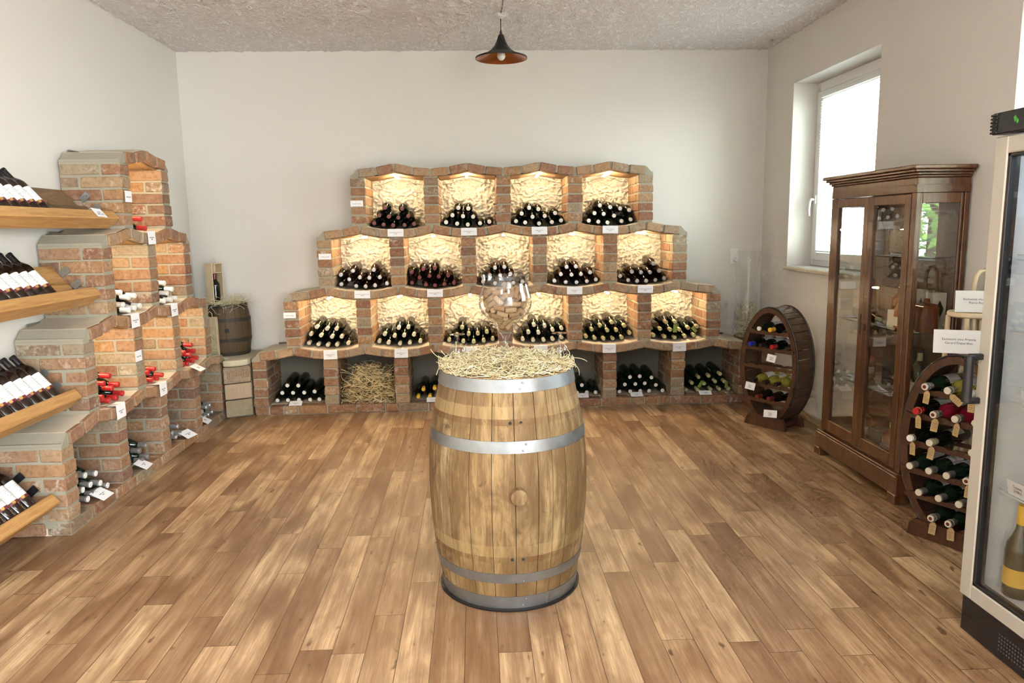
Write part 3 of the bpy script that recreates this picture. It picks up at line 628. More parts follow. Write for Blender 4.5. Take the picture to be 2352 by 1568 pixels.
# ------------------------------------------------------------------ price cards
def card(M, w, h, lines, label, group, size=.0095, fold=.03, flap_up=False, ty=0.0):
    # face in local XZ looking along -Y, top edge at z=0, a folded flap lying back from it
    m = MB(); m.box(-w/2, w/2, -.0008, .0008, -h, 0)
    if fold: m.box(-w/2, w/2, -.0008, fold, 0, .0012)
    o = m.build('price_card', M_paper); tag(o, label, 'price card', group); o.matrix_world = M
    text('\n'.join(lines), size, Matrix.Translation((0, -.0012, -h*.55+ty)) @ Matrix.Rotation(PI/2, 4, 'X'), o, M_ink, space=1.25)
    return o
CT = {'A': ['Svatovavřinecké 2012, PS\n210Kč', 'Rulandské modré v.h.\n270Kč', 'Zweigeltrebe v.h.\n240Kč', 'Merlot Premium\n270Kč'],
      'B': ['Svatovavřinecké 2014 suché\n240Kč', 'Modrý Portugal 2013, v.h.\n210Kč', None, 'Frankovka v.h.\n210Kč', 'Frankovka modrá 2013, PS\n240Kč'],
      'C': ['Ryzlink rýnský, PS\n240Kč', 'Rulandské šedé, PS\n240Kč', 'Chardonnay\n240Kč', 'Sauvignon\n240Kč', 'Pálava VOC 2015\n240Kč', 'Pálava VOC 2015\n270Kč']}
for t in 'ABC':
    for i, s in enumerate(CT[t]):
        if not s: continue
        c = bay_c('back', t, i); zv = ZP[LOW[t]] + arch(P/2)
        card(MBACK @ Matrix.Translation((c+R3(.008), -.017, zv+.0095)) @ Matrix.Rotation(R3(.03), 4, 'Y'), .128 if t != 'C' else .112, .060 if t != 'C' else .072, s.split('\n'),
             'white price card over the edge below %s niche, %s tier, back-wall rack' % (ORD[i], TN[t]), 'price cards on the back-wall rack')
for t, (x, z) in dict(A=(-.94,1.725), B=(-1.215,1.306), C=(-1.525,.834)).items():
    card(MBACK @ Matrix.Translation((x, -.006, z+.022)), .100, .047, ['Tradiční odrůdy'], 'small white sign on the end brick pier of %s tier, back-wall rack' % TN[t], 'white signs on the brick piers', .0105, 0)
Mlie = Matrix.Rotation(math.radians(-66), 4, 'X')
for i, x, y, s in ((0,-1.53,6.165,'Hibernal 2014\n210Kč'), (2,-.385,6.17,'Tramín 2014\n210Kč'), (4,.89,6.18,'Müller Thurgau\n180Kč'), (5,1.355,6.17,'Neuburské, PS\n180Kč'), (6,1.952,6.165,'Veltlín zelený\n180Kč')):
    card(Matrix.Translation((x, y, .0995)) @ Matrix.Rotation(R3(.1), 4, 'Z') @ Mlie, .105, .062, s.split('\n'), 'white price card propped on the plinth at %s floor-tier niche, back-wall rack' % ORD[i], 'price cards on the back-wall rack', .009, 0)
MLF = frame((0,1,0), (-1,0,0), (0,0,1), (0,0,0))
for (y, z, t, i, s) in ((4.885,1.512,'A',0,'Rulandské modré\n290Kč'), (4.555,1.020,'B',0,'Rulandské šedé, PS\n210Kč'), (5.145,1.020,'B',1,'Ryzlink vlašský, PS\n210Kč'), (4.272,.530,'C',0,'Neuburské, PS\n210Kč'), (4.860,.530,'C',1,'Müller Thurgau\n180Kč')):
    card(Matrix.Translation((-2.062, y, z+.013)) @ MLF @ Matrix.Rotation(-.02, 4, 'X'), .108, .082, s.split('\n'), 'white price card over the edge below %s niche, %s tier, left-wall rack' % (ORD[i], TN[t]), 'price cards on the left-wall rack', .0095, .05)
card(Matrix.Translation((-2.085, 5.44, .556)) @ MLF @ Matrix.Rotation(math.radians(-62), 4, 'X') , .11, .085, ['Frankovka', '180Kč'], 'white price card lying at third niche, third tier, left-wall rack', 'price cards on the left-wall rack', .0095, 0)
for (x, y, i, r, s) in ((-2.103,4.03,0,.0,'Veltlín zelený\n90Kč'), (-2.105,4.55,1,.1,'Chardonnay\n90Kč'), (-2.090,5.25,2,-.2,'Frankovka rosé\n90Kč'), (-2.11,5.63,3,.1,'Zweigelt\n90Kč')):
    card(Matrix.Translation((x-.027, y, .113)) @ MLF @ Matrix.Rotation(r, 4, 'Z') @ Matrix.Rotation(math.radians(-62), 4, 'X'), .118, .085, s.split('\n'), 'white price card lying on the plinth at %s floor-tier niche, left-wall rack' % ORD[i], 'price cards on the left-wall rack', .0095, 0)
for (y, z, t) in ((4.632,1.765,'top'), (4.567,.805,'third')):
    card(Matrix.Translation((-2.071, y if t == 'top' else 4.575, z)) @ MLF, .085, .066, ['Tradiční odrůdy'], 'small white sign on a brick pier of %s tier, left-wall rack' % t, 'white signs on the brick piers', .009, 0)
me_wlab = lab_mesh(M_printed, .068, .158, 4.4, .0382, 'label'); me_burg = lab_mesh(M_burg, .052, .0685, 4.4, .0382, 'neck_band')
m = MB(); m.lathe([(0,0),(.0085,0),(.0085,.0008),(0,.0008)], 14, 0, Matrix.Rotation(PI/2-.55, 4, 'Z') @ Matrix.Translation((.0383, 0, .062)) @ Matrix.Rotation(PI/2, 4, 'Y')); me_med = m.mesh('medal', M_medal)
# ------------------------------------------------------------------ straw (wood wool): loose curled strands, one curve object
def straw(name, label, n, place, mat, r=.0011, L=(.06,.16), curl=1.0, parent=None, seed=1):
    rnd = random.Random(seed); cu = bpy.data.curves.new(name, 'CURVE'); cu.dimensions = '3D'; cu.bevel_depth = r; cu.bevel_resolution = 0; cu.use_fill_caps = False
    for q in ((M_hay, M_hay2, M_hay3) if mat is M_hay else (M_straw, M_straw2, M_straw3)): cu.materials.append(q)
    for _ in range(n):
        p, keep = place(rnd); p = Vector(p); ln = rnd.uniform(*L); k = 9; st = ln/k
        a = rnd.uniform(0, 2*PI); e = rnd.gauss(0, .28); da = rnd.gauss(0, .45)*curl; de = rnd.gauss(0, .12)*curl
        pts = [p.copy()]
        for i in range(k):
            d = Vector((math.cos(a)*math.cos(e), math.sin(a)*math.cos(e), math.sin(e))); p = keep(p + d*st); pts.append(p.copy())
            a += da + rnd.gauss(0, .25)*curl; e = max(-.9, min(.9, e*.8 + de + rnd.gauss(0, .16)*curl))
        sp = cu.splines.new('POLY'); sp.points.add(len(pts)-1); sp.material_index = rnd.choice((0,0,1,1,2))
        for q, pt in enumerate(pts): sp.points[q].co = (*pt, 1)
    o = bpy.data.objects.new(name, cu); COL.objects.link(o)
    if parent is not None: o.parent = parent
    if label: tag(o, label, 'straw', kind='stuff')
    return o

# ------------------------------------------------------------------ the big oak barrel
BX, BY, BH = .120, 3.045, .95
bar = thing('oak_barrel', 'large pale oak barrel with galvanised hoops standing in the middle of the floor', 'barrel', (BX, BY, 0))
RP = [(.004,.285),(.06,.292),(.12,.303),(.20,.3165),(.30,.3275),(.42,.334),(.50,.3345),(.58,.3325),(.68,.322),(.78,.306),(.86,.289),(.92,.277),(.945,.272)]
def rad(z):
    for (a, b), (c, d) in zip(RP, RP[1:]):
        if z <= c: return b + (d-b)*max(0, z-a)/(c-a)
    return RP[-1][1]
def stave_body(prof_r, z0, z1, n, nz, gap=.0012, thick=.025, dr=0.0, seed=4, sub=3):
    rnd = random.Random(seed); m = MB(); ws = [rnd.uniform(.7, 1.3) for _ in range(n)]; S = sum(ws); a = rnd.random()
    for w in ws:
        da = 2*PI*w/S; off = rnd.uniform(-.0008, .0008); zz0 = z0 + rnd.uniform(0,.003); zz1 = z1 - rnd.uniform(0,.003)
        vs = []; cols = sub+1; rows = nz+1
        for layer in (0, 1):
            for i in range(rows):
                z = zz0 + (zz1-zz0)*i/nz; r = prof_r(z) + off - (thick if layer else 0)
                g = gap/r
                for k in range(cols):
                    t = a + g + (da-2*g)*k/sub; rr = r - (.0010 if (k in (0, sub) and not layer) else 0)
                    vs.append((rr*math.cos(t), rr*math.sin(t), z))
        fs = []; N = rows*cols
        for i in range(nz):
            for k in range(sub):
                q = [i*cols+k, i*cols+k+1, (i+1)*cols+k+1, (i+1)*cols+k]; fs.append(q); fs.append([x+N for x in reversed(q)])
        for i in range(nz):
            for k in (0, sub): fs.append([i*cols+k, (i+1)*cols+k, N+(i+1)*cols+k, N+i*cols+k])
        for k in range(sub):
            for i in (0, nz): fs.append([i*cols+k, i*cols+k+1, N+i*cols+k+1, N+i*cols+k])
        m.add(vs, fs); a += da
    return m
stave_body(rad, .006, .945, 27, 22).build('staves', M_oak, bar, smooth=30)
m = MB(); m.lathe([(0,.915),(.262,.915),(.262,.900),(0,.900)], 40); m.build('barrel_head', M_oak, bar)
def hoop(z0, z1, name='hoop'):
    m = MB(); k = 5; outer = [(rad(z0+(z1-z0)*i/k)+.0032, z0+(z1-z0)*i/k) for i in range(k+1)]; inner = [(r-.003, z) for r, z in reversed(outer)]
    pr = outer + inner + [outer[0]]; m.lathe(pr, 72); 
    for da in (-.02, .02): m.lathe([(.005,.0),(.004,.002),(0,.0026)], 8, 0, Matrix.Rotation(-PI/2+.16+da, 4, 'Z') @ Matrix.Translation((outer[2][0]+.0005, 0, (z0+z1)/2+da*.6)) @ Matrix.Rotation(PI/2, 4, 'Y'))
    m.build(name, M_steel, bar, smooth=40)
hoop(.888, .938); hoop(.660, .706); hoop(.125, .166); hoop(.010, .062)
m = MB(); Mb = Matrix.Rotation(-PI/2 + .075, 4, 'Z') @ Matrix.Translation((rad(.495)-.012, 0, .495)) @ Matrix.Rotation(PI/2, 4, 'Y')
m.lathe([(0,0),(.034,0),(.0335,.030),(.031,.036),(.024,.0375),(0,.0365)], 26, 0, Mb); m.build('bung', M_oak, bar, smooth=40)
for zc in (.775, .230):
    for da in (-.035, .10):
        m = MB(); m.lathe([(0,.0),(.0065,.0),(.0065,.0006),(0,.0006)], 10, 0, Matrix.Rotation(-PI/2+da+.03, 4, 'Z') @ Matrix.Translation((rad(zc)+.0004, 0, zc)) @ Matrix.Rotation(PI/2, 4, 'Y')); m.build('nail_hole', M_dark, bar)
m = MB(); m.lathe([(.287,.0),(.300,.0),(.301,.008),(.290,.010)], 60); m.build('rubber_seal', M_rubber, bar)
def top_place(rnd):
    t = rnd.uniform(0, 2*PI); r = .262*math.sqrt(rnd.random()); z = .948 + rnd.random()*.042*(1 - (r/.275)**2)
    def keep(p):
        rr = math.hypot(p.x, p.y)
        p.z = max(p.z, .944 if rr < .285 else .955 - (rr-.285)*1.0); p.z = min(p.z, (.956 + .050*rnd.random()**2) + .035*max(0, 1-(rr/.28)**2))
        if rr > .283: p.x *= .283/rr; p.y *= .283/rr
        return p
    return (r*math.cos(t), r*math.sin(t), z), keep
o = straw('wood_wool', 'pale curly wood wool heaped on top of the big oak barrel', 1150, top_place, M_straw, .0014, (.06,.18), 1.0, None, 5); o.location = (BX, BY, 0)
# a few strands that stick out over the rim
def rim_place(ang0, ang1):
    def f(rnd):
        t = rnd.uniform(ang0, ang1); r = rnd.uniform(.20,.27); z = .955
        def keep(p):
            rr = math.hypot(p.x, p.y)
            if rr < .288: p.z = max(p.z, .946)
            return p
        return (r*math.cos(t), r*math.sin(t), z), keep
    return f
cu = o.data
for (pl, sd, n) in ((rim_place(2.6, 3.7), 3, 16), (rim_place(-.4, .5), 8, 9), (rim_place(4.3, 5.2), 9, 4)):
    rnd = random.Random(sd)
    for _ in range(n):
        p, keep = pl(rnd); p = Vector(p); a = math.atan2(p.y, p.x) + rnd.gauss(0,.5); e = rnd.uniform(-.1,.6); da = rnd.gauss(0,.25); de = rnd.gauss(-.09,.08); pts = [p.copy()]
        for i in range(14):
            p = keep(p + Vector((math.cos(a)*math.cos(e), math.sin(a)*math.cos(e), math.sin(e)))*.0068); pts.append(p.copy()); a += da; e = max(-1.2, e+de)
        sp = cu.splines.new('POLY'); sp.points.add(len(pts)-1)
        for q, pt in enumerate(pts): sp.points[q].co = (*pt, 1)

# goblet full of corks
gob = thing('giant_goblet', 'giant stemmed glass goblet filled with wine corks on the barrel', 'glass', (BX, 3.05, .962))
GO = [(0,.0),(.085,0),(.085,.004),(.03,.012),(.013,.028),(.0115,.055),(.013,.09),(.017,.106),(.030,.124),(.038,.135),(.043,.150),(.053,.168),(.078,.184),(.098,.204),(.108,.228),(.110,.248),(.106,.275),(.098,.302),(.0925,.325),(.0945,.345),(.100,.358)]
GI = [(.0975,.358),(.092,.345),(.090,.325),(.0955,.302),(.1035,.275),(.1075,.248),(.1055,.228),(.0955,.207),(.0755,.188),(.050,.172),(.040,.153),(.034,.138),(.020,.124),(0,.120)]
m = MB(); m.lathe(GO[11:] + GI, 48); m.build('bowl', M_goblet, gob, smooth=60)
m = MB(); m.lathe(GO[2:12], 32); m.build('stem', M_goblet, gob, smooth=60)
m = MB(); m.lathe(GO[:3] + [(.03,.012)], 40); m.build('foot', M_goblet, gob, smooth=60)
def wine_glass(x, y, label):
    g = thing('wine_glass', label, 'glass', (x, y, .948), 'upside-down wine glasses on the barrel')
    m = MB(); m.lathe([(.030,0),(.036,.020),(.0375,.035),(.034,.055),(.022,.070),(.006,.078),(.0045,.082)] + [(.003,.078),(.020,.069),(.0325,.054),(.036,.035),(.0345,.020),(.0285,0)], 32); m.build('bowl', M_goblet, g, smooth=60)
    m = MB(); m.lathe([(.005,.080),(.004,.090),(.004,.104),(.007,.110)], 16); m.build('stem', M_goblet, g, smooth=60)
    m = MB(); m.lathe([(.007,.110),(.033,.1135),(.0335,.115),(0,.1155)], 32); m.build('foot', M_goblet, g, smooth=60)
wine_glass(-.085, 3.16, 'small wine glass upside down in the wood wool, left of the goblet'); wine_glass(.352, 3.13, 'small wine glass upside down in the wood wool, right of the goblet')
m = MB(); m.lathe([(0,-.0235),(.0105,-.0235),(.0116,-.0215),(.0116,.0215),(.0105,.0235),(0,.0235)], 12); me_cork = m.mesh('wine_cork', M_cork, 40)
for q in CORKS:
    ax = Vector(q[3:]).normalized(); xx = ax.orthogonal().normalized()
    o = bpy.data.objects.new('wine_cork', me_cork); COL.objects.link(o); tag(o, 'used wine cork in the heap inside the giant goblet', 'cork', 'wine corks in the giant goblet')
    o.matrix_world = frame(xx, ax.cross(xx), ax, (BX + q[0]*.90e-4, 3.05 + q[1]*.90e-4, q[2]*1e-4 + .007)) @ Matrix.Scale(.97, 4)

# hay heap in the second floor niche
c1 = bay_c('back', 'D', 1)
def hay_place(rnd):
    t = rnd.uniform(0, PI); k = rnd.random()**.4; u = math.cos(t)*.20*k; z = .075 + .29*math.sin(t)*k*(.8 + .2*math.cos(2*u/.2)); d = .05 + rnd.random()*.28
    def keep(p):
        p.x = max(-.222, min(.222, p.x)); p.z = max(.073, min(.385, p.z)); p.y = max(.03, min(.42, p.y)); return p
    return (u, d, z), keep
o = straw('hay', 'heap of dry golden hay filling the second floor-tier niche, back-wall rack', 1300, hay_place, M_hay, .0019, (.08,.24), .9, None, 8); o.matrix_world = MBACK @ Matrix.Translation((c1, 0, 0))

# ------------------------------------------------------------------ small dark barrel in the corner
SX, SY, SZ = -2.108, 6.362, .489
def srad(z): return .158 + .024*math.sin(PI*min(1, max(0, z/.43)))
sb = thing('small_barrel', 'small dark old barrel standing on the stone corner pier', 'barrel', (SX, SY, SZ))
stave_body(srad, .0, .43, 18, 10, .001, .018, 0, 7).build('staves', M_oldbarrel, sb, smooth=30)
m = MB(); m.lathe([(0,.415),(.145,.415),(.145,.403),(0,.403)], 30); m.build('barrel_head', M_oldbarrel, sb)
for (z0, z1) in ((.0,.03),(.115,.145),(.285,.315),(.395,.428)):
    m = MB(); m.lathe([(srad(z0)+.003,z0),(srad(z1)+.003,z1),(srad(z1)-.002,z1),(srad(z0)-.002,z0),(srad(z0)+.003,z0)], 40); m.build('hoop', simple('iron_hoop', (.045,.036,.026), .6, .4) if 'iron_hoop' not in bpy.data.materials else bpy.data.materials['iron_hoop'], sb, smooth=40)
m = MB(); m.lathe([(0,0),(.020,0),(.020,.002),(0,.002)], 16, 0, Matrix.Rotation(-PI/2+.22, 4, 'Z') @ Matrix.Translation((srad(.21)-.0005, 0, .215)) @ Matrix.Rotation(PI/2, 4, 'Y')); m.build('bung_hole', M_dark, sb)
def sp_place(rnd):
    t = rnd.uniform(0, 2*PI); r = .15*math.sqrt(rnd.random())
    def keep(p):
        p.z = max(p.z, .424 if math.hypot(p.x, p.y) < .165 else .36); p.z = min(p.z, .50); p.y = min(p.y, .178); return p
    return (r*math.cos(t), r*math.sin(t), .427 + rnd.random()*.03), keep
o = straw('wood_wool', 'wisps of wood wool on top of the small dark corner barrel', 170, sp_place, M_straw, .0012, (.08,.22), 1.0, None, 21); o.location = (SX, SY, SZ)
def gift_box(label, M, w, d, h, bottle_in, straw_in):
    b = thing('wooden_wine_box', label, 'wine box', M); t = .006
    m = MB(); m.cbox(-w/2, -w/2+t, 0, d, 0, h, .001); m.cbox(w/2-t, w/2, 0, d, 0, h, .001); m.cbox(-w/2+t, w/2-t, 0, d, 0, t, .001); m.cbox(-w/2+t, w/2-t, 0, d, h-t, h, .001); m.cbox(-w/2+t, w/2-t, d-t, d, t, h-t, .001)
    m.cbox(-w/2+t, w/2-t, .008, d-t, h*.76, h*.76+t, .001); m.build('case', M_lightwood, b)
    m = MB(); m.tube([(-.018, d/2, h-.002), (-.016, d/2, h+.03), (0, d/2, h+.048), (.016, d/2, h+.03), (.018, d/2, h-.002)], .003, 6); m.build('rope_handle', M_string, b)
    return b
g1 = gift_box('slim open wooden wine box holding a bottle on the small dark barrel', Matrix.Translation((SX-.045, SY-.05, SZ+.434)) @ Matrix.Rotation(.92, 4, 'Z'), .10, .095, .335, True, False)
Mg = Matrix.Translation((SX-.045, SY-.05, SZ+.434)) @ Matrix.Rotation(.92, 4, 'Z')
bottle(Mg @ Matrix.Translation((0, .045, .0062)) @ Matrix.Rotation(PI, 4, 'Z'), 'black', 'darkred', None, ('black wine bottle inside the slim wooden box on the small barrel', 'wine bottle')).scale = (.98,.98,.80)
gift_box('pale open wooden wine box with straw, beside the small dark barrel', Matrix.Translation((-2.188, 6.139, .489)), .108, .042, .335, False, True)
def bx_place(rnd):
    def keep(p):
        p.x = max(-.044, min(.044, p.x)); p.y = max(.003, min(.033, p.y)); p.z = max(.009, min(.21, p.z)); return p
    return (rnd.uniform(-.045,.045), rnd.uniform(.008,.03), rnd.uniform(.01,.20)), keep
o = straw('wood_wool', 'wood wool stuffed inside the pale wooden box by the small barrel', 150, bx_place, M_straw, .001, (.05,.12), 1.2, None, 31); o.location = (-2.188, 6.139, .489)

# ------------------------------------------------------------------ sloping bottle shelves on the left wall
SA = Vector((-.650, 0, .760)).normalized(); SN = Vector((.760, 0, .650)).normalized()
for i, (ye, zL, yb, dy0, pine, nb) in enumerate(((4.565, 1.650, 3.985, 0, M_pine, 9), (4.262, 1.226, 3.955, 0, M_pine, 9), (3.958, .708, 3.885, 0, M_pine, 9), (3.655, .238, 3.575, 0, M_pine, 7))):
    nmz = ['uppermost','second','third','lowest'][i]
    y0 = 2.75; FX = -2.138
    sh = thing('bottle_shelf', '%s sloping wooden bottle shelf on the left wall, from the top' % nmz if i in (1,2) else '%s sloping wooden bottle shelf on the left wall' % nmz, 'shelf', (FX, ye, zL), 'sloping bottle shelves on the left wall')
    Ms = frame((0,1,0), tuple(-SN), tuple(SA), (0,0,0))   # local: x along the wall, y into the board, z up the board
    L = ye - y0; m = MB(); m.cbox(-L, -.0, 0, .095, -.062, 0, .006, 0, Ms @ Matrix.Translation((-.002,0,0))); m.build('ledge', M_pine, sh)
    for (a, b) in ((.002,.118),(.121,.236)):
        m = MB(); m.cbox(-L, -.10 if a > .1 and i == 0 else -.002, .096, .114, a-.03, b, .003, 0, Ms); m.build('back_board', M_darkpine if i != 1 else M_pine, sh)
    for (z, px) in ((.10,-.06),(.19,-.09)):
        m = MB(); Mq = Ms @ Matrix.Translation((-.003, .082, z-.03)) @ Matrix.Rotation(PI/2, 4, 'Y')
        m.cbox(-.019, .019, -.045, .012, -.0012, .0012, .0006, 0, Mq); m.lathe([(.006,-.003),(.005,-.005),(0,-.0055)], 10, 0, Mq @ Matrix.Translation((0,-.03,0))); m.build('bracket', M_plate if i != 3 else M_fblack, sh)
    y = yb - .0375
    for q in range(nb):
        if y < y0 + .05: break
        base = Vector((FX, y, zL)) - SN*(.095-.0385) + SA*.0006
        Mb = frame((0,1,0), tuple(SA.cross(Vector((0,1,0)))), tuple(SA), base) @ Matrix.Rotation(R3(.25) , 4, 'Z')
        # label side must face the room (+SN)
        loc = Mb.to_3x3().inverted() @ SN; ang = math.atan2(loc.y, loc.x) - PI/2
        Mb = Mb @ Matrix.Rotation(ang + R3(.12), 4, 'Z')
        which = '%s from right end' % ORD[q] if q < 8 else 'furthest from right end'
        o = bottle(Mb, 'brown', 'black', None, ('white-labelled red wine bottle, %s of %s sloping left-wall shelf' % (which, nmz), 'wine bottle', 'bottles on the %s sloping shelf' % nmz))
        for nm2, me in (('label', me_wlab), ('neck_band', me_burg), ('medal', me_med)):
            x = bpy.data.objects.new(nm2, me); COL.objects.link(x); x.parent = o
        y -= .0772
card(frame((0,1,0), tuple(-SN), tuple(SA), Vector((FX, 4.36, 1.650)) + SN*.003 + SA*.003) @ Matrix.Rotation(.06, 4, 'Y'), .10, .062, ['Cuvée', '210Kč - 0,75'], 'white price card hung on the edge of the uppermost sloping shelf', None, .012, .02)
# ------------------------------------------------------------------ oval barrel racks
OA, OB, OC = .242, .435, .465
def oval(t, k=0.0): return ((OA-k)*math.cos(t), OC + (OB-k)*math.sin(t))
def half_w(z, k): 
    s = (z-OC)/(OB-k); return (OA-k)*math.sqrt(max(0, 1-s*s))
ROWS = (.748, .624, .487, .352, .234, .127)
def oval_rack(label, M, D=.22):
    r = thing('barrel_bottle_rack', label, 'bottle rack', M, 'oval barrel bottle racks')
    n = 64
    for d0, d1, nm in ((0, .02, 'front_rim'), (D-.02, D, 'rear_rim')):
        m = MB(); po = []; pi = []
        for k in range(n):
            t = 2*PI*k/n; wob = .0022*math.cos(36*t); po.append(oval(t, -wob)); pi.append(oval(t, .036 if d0 < .1 else .026))
        for k in range(n):
            k2 = (k+1) % n; m.prism([po[k], po[k2], pi[k2], pi[k]], d0, d1)
        m.build(nm, M_rackwood, r)
    m = MB(); ns = 38
    for k in range(ns):
        t0, t1 = 2*PI*k/ns+.006, 2*PI*(k+1)/ns-.006
        m.prism([oval(t0,-.001), oval((t0+t1)/2,-.003), oval(t1,-.001), oval(t1,.012), oval(t0,.012)], .006, D-.006)
    m.build('staves', M_stave, r)
    for d in (.008, D-.008):
        m = MB(); m.tube([(oval(2*PI*k/80,-.004)[0], d, oval(2*PI*k/80,-.004)[1]) for k in range(81)], .006, 6, caps=False); m.build('hoop', M_rubber, r)
    m = MB(); m.prism([(-.175,0),(.175,0),(.165,.055),(.138,.085),(-.138,.085),(-.165,.055)], -.012, .02); m.prism([(-.175,0),(.175,0),(.165,.055),(.138,.085),(-.138,.085),(-.165,.055)], D-.02, D+.012); m.box(-.135,.135,.02,D-.02,.02,.05); m.build('foot', M_rackwood, r)
    for z in ROWS[:-1]:
        for d, up in ((-.0135, -.0155), (D-.024, -.0385)):
            w = half_w(z, .008 if d < 0 else .030)
            m = MB(); k = 40; top = []; 
            for i in range(k+1):
                x = -w + 2*w*i/k; top.append((x, z+up-.0015 - .008*max(0, math.cos(x/.096*2*PI))))
            bot = [(x, z+up-(.030 if d < 0 else .021)) for x, _ in top]; m.strip(top, bot, d, d+.0125); m.build('slat', M_rackwood, r)
    return r
FX1 = Vector((.537,-.844,0)).normalized(); FY1 = Vector((-FX1.y, FX1.x, 0))
MR1 = frame(FX1, FY1, (0,0,1), Vector((2.064,5.456,0)) + FX1*.168)
FX2 = Vector((.474,-.88,0)).normalized(); FY2 = Vector((-FX2.y, FX2.x, 0))
MR2 = frame(FX2, FY2, (0,0,1), Vector((2.104,3.361,0)) + FX2*.168)
oval_rack('oval barrel-shaped bottle rack standing in the far corner below the window', MR1); oval_rack('oval barrel-shaped bottle rack with kraft tags beside the fridge', MR2)
mw = NT('white_wine_glass'); tr = mw.n('ShaderNodeBsdfTransparent'); tr.inputs[0].default_value = (.80,.76,.22,1); pb = mw.n('ShaderNodeBsdfPrincipled'); pb.inputs['Base Color'].default_value = (.52,.47,.09,1); pb.inputs['Roughness'].default_value = .06
mx = mw.n('ShaderNodeMixShader', i_0=.5); mw.link(tr.outputs[0], mx.inputs[1]); mw.link(pb.outputs[0], mx.inputs[2]); mw.link(mx.outputs[0], mw.out.inputs[0]); M_ww = mw.mat
M_rose = simple('rose_bottle_glass', (.26,.012,.03), .08, spec=.6)
for nm, mt in (('whitewine', M_ww), ('rose', M_rose)):
    m = MB(); m.lathe(bottle_prof(), 24); me_bottle[nm] = m.mesh('wine_bottle', mt, 45)
two_cap('pewter', M_grey, M_ivory, M_silver); m = MB(); m.lathe(cap_prof(), 14, [0,0,2,2,1,1]); m.lathe([(0,.3000),(.0075,.3000),(.0085,.3003),(0,.3004)], 12, 3); me_cap['pewter_red'] = m.mesh('capsule', [M_grey, M_ivory, M_silver, M_darkred], 40); two_cap('goldgrey', M_gold, M_ivory, M_gold)
ROWN = ['top','second','third','fourth','fifth','bottom']
def rack_bottles(MR, spec, where, tags):
    for row, lst in spec.items():
        z = ROWS[row]
        for q, (x, body, cap, lab, desc, tg) in enumerate(lst):
            Mb = MR @ frame((1,0,0), (0,0,-1), (0,-1,0), (x, .244, z)) @ Matrix.Rotation(PI, 4, 'Z') @ Matrix.Rotation(R3(.35), 4, 'Z')
            # frame(): local z -> -d (towards the room); label (local +y) turned to the top
            nm = '%s, %s from left, %s row, %s' % (desc, ORD[q], ROWN[row], where)
            o = bottle(Mb, body, cap, lab, (nm, 'wine bottle', 'bottles in the %s' % where))
            if tg:
                a = R3(.15) + tg[1]; tz = thing('kraft_tag', 'brown kraft tag on the %s bottle from left, %s row, %s' % (ORD[q], ROWN[row], where), 'tag', MR @ Matrix.Translation((x, -.032 - .004*tg[0], z)), 'kraft tags on the bottle rack by the fridge')
                m = MB(); Mt = Matrix.Translation((.004, 0, -.022)) @ Matrix.Rotation(a, 4, 'Y') @ Matrix.Rotation(R3(.3), 4, 'Z'); h = .062; w = .015
                m.prism([(-w*.45,0),(w*.45,0),(w,-.012),(w,-h),(-w,-h),(-w,-.012)], -.0005, .0005, 'y', 0, Mt); tcard = m.build('card', M_kraft, tz)
                m = MB()
                for k in range(4): m.box(-.011, .010-(k%2)*.006, -.0008, -.0004, -.022-k*.009, -.0208-k*.009, 0, Mt)
                m.build('handwriting', M_ink, tcard)
                m = MB(); m.tube([(.0175*math.cos(t), 0, .0175*math.sin(t)) for t in [PI*2*k/18 for k in range(19)]], .0009, 5); m.tube([(.004,0,-.017), (.004,0,-.024)], .0009, 5); m.build('string', M_string, tz)
T = lambda a=0.0: (random.random(), a)
rack_bottles(MR2, {
 0: [(-.112,'green','pewter_red','white','dark bottle with grey neck foil',T()), (-.008,'whitewine','pewter','white','yellow-green white wine bottle',T(-.9)), (.085,'whitewine','white','white','clear-necked white wine bottle',T(.1))],
 1: [(-.146,'black','red','white','dark bottle with red neck foil',T(.05)), (-.064,'rose','pewter_red','white','red rosé bottle with grey foil',T()), (.034,'rose','pewter','white','red rosé bottle with pale tip',T()), (.122,'green','pewter','white','green bottle with pale tip',None)],
 2: [(-.166,'black','black_ring',None,'black bottle with pale tip',T()), (-.072,'black','goldgrey','cream','black bottle with golden foil',T()), (.118,'black','ivory','white','black bottle with ivory foil',None)],
 3: [(-.158,'green','pewter','white','green bottle with pewter foil',None), (-.066,'green','pewter','white','green bottle with pewter foil',None), (.016,'green','pewter','white','green bottle with pewter foil',None), (.105,'black','pewter_red','white','black bottle with red-ringed tip',T())],
 4: [(-.106,'green','pewter','white','green bottle with pewter foil',None), (-.012,'green','pewter','white','green bottle with pewter foil',None), (.080,'green','pewter','white','green bottle with pewter foil',None)],
 5: [(-.040,'green','pewter_red','cream','green bottle with red-ringed tip',T()), (.040,'green','pewter_red','cream','green bottle with red-ringed tip',T())]}, 'rack by the fridge', True)
rack_bottles(MR1, {
 0: [(-.05,'green','black_ring','white','dark bottle with white-ringed tip',None), (.045,'black','yellow','white','dark bottle with yellow foil',None)],
 1: [(-.125,'black','blue','white','dark bottle with blue foil',None), (-.03,'black','black','white','dark bottle with black foil',None), (.065,'black','red','darkred' if False else 'white','dark bottle with red foil',None)],
 3: [(-.095,'whitewine','black','white','white wine bottle with black foil',None), (.01,'whitewine','black','white','white wine bottle with black foil',None), (.11,'whitewine','black','white','white wine bottle with black foil',None)],
 4: [(-.045,'brown','darkred','cream','dark red wine bottle',None), (.055,'brown','darkred','white','dark red wine bottle',None)]}, 'rack in the far corner', False)
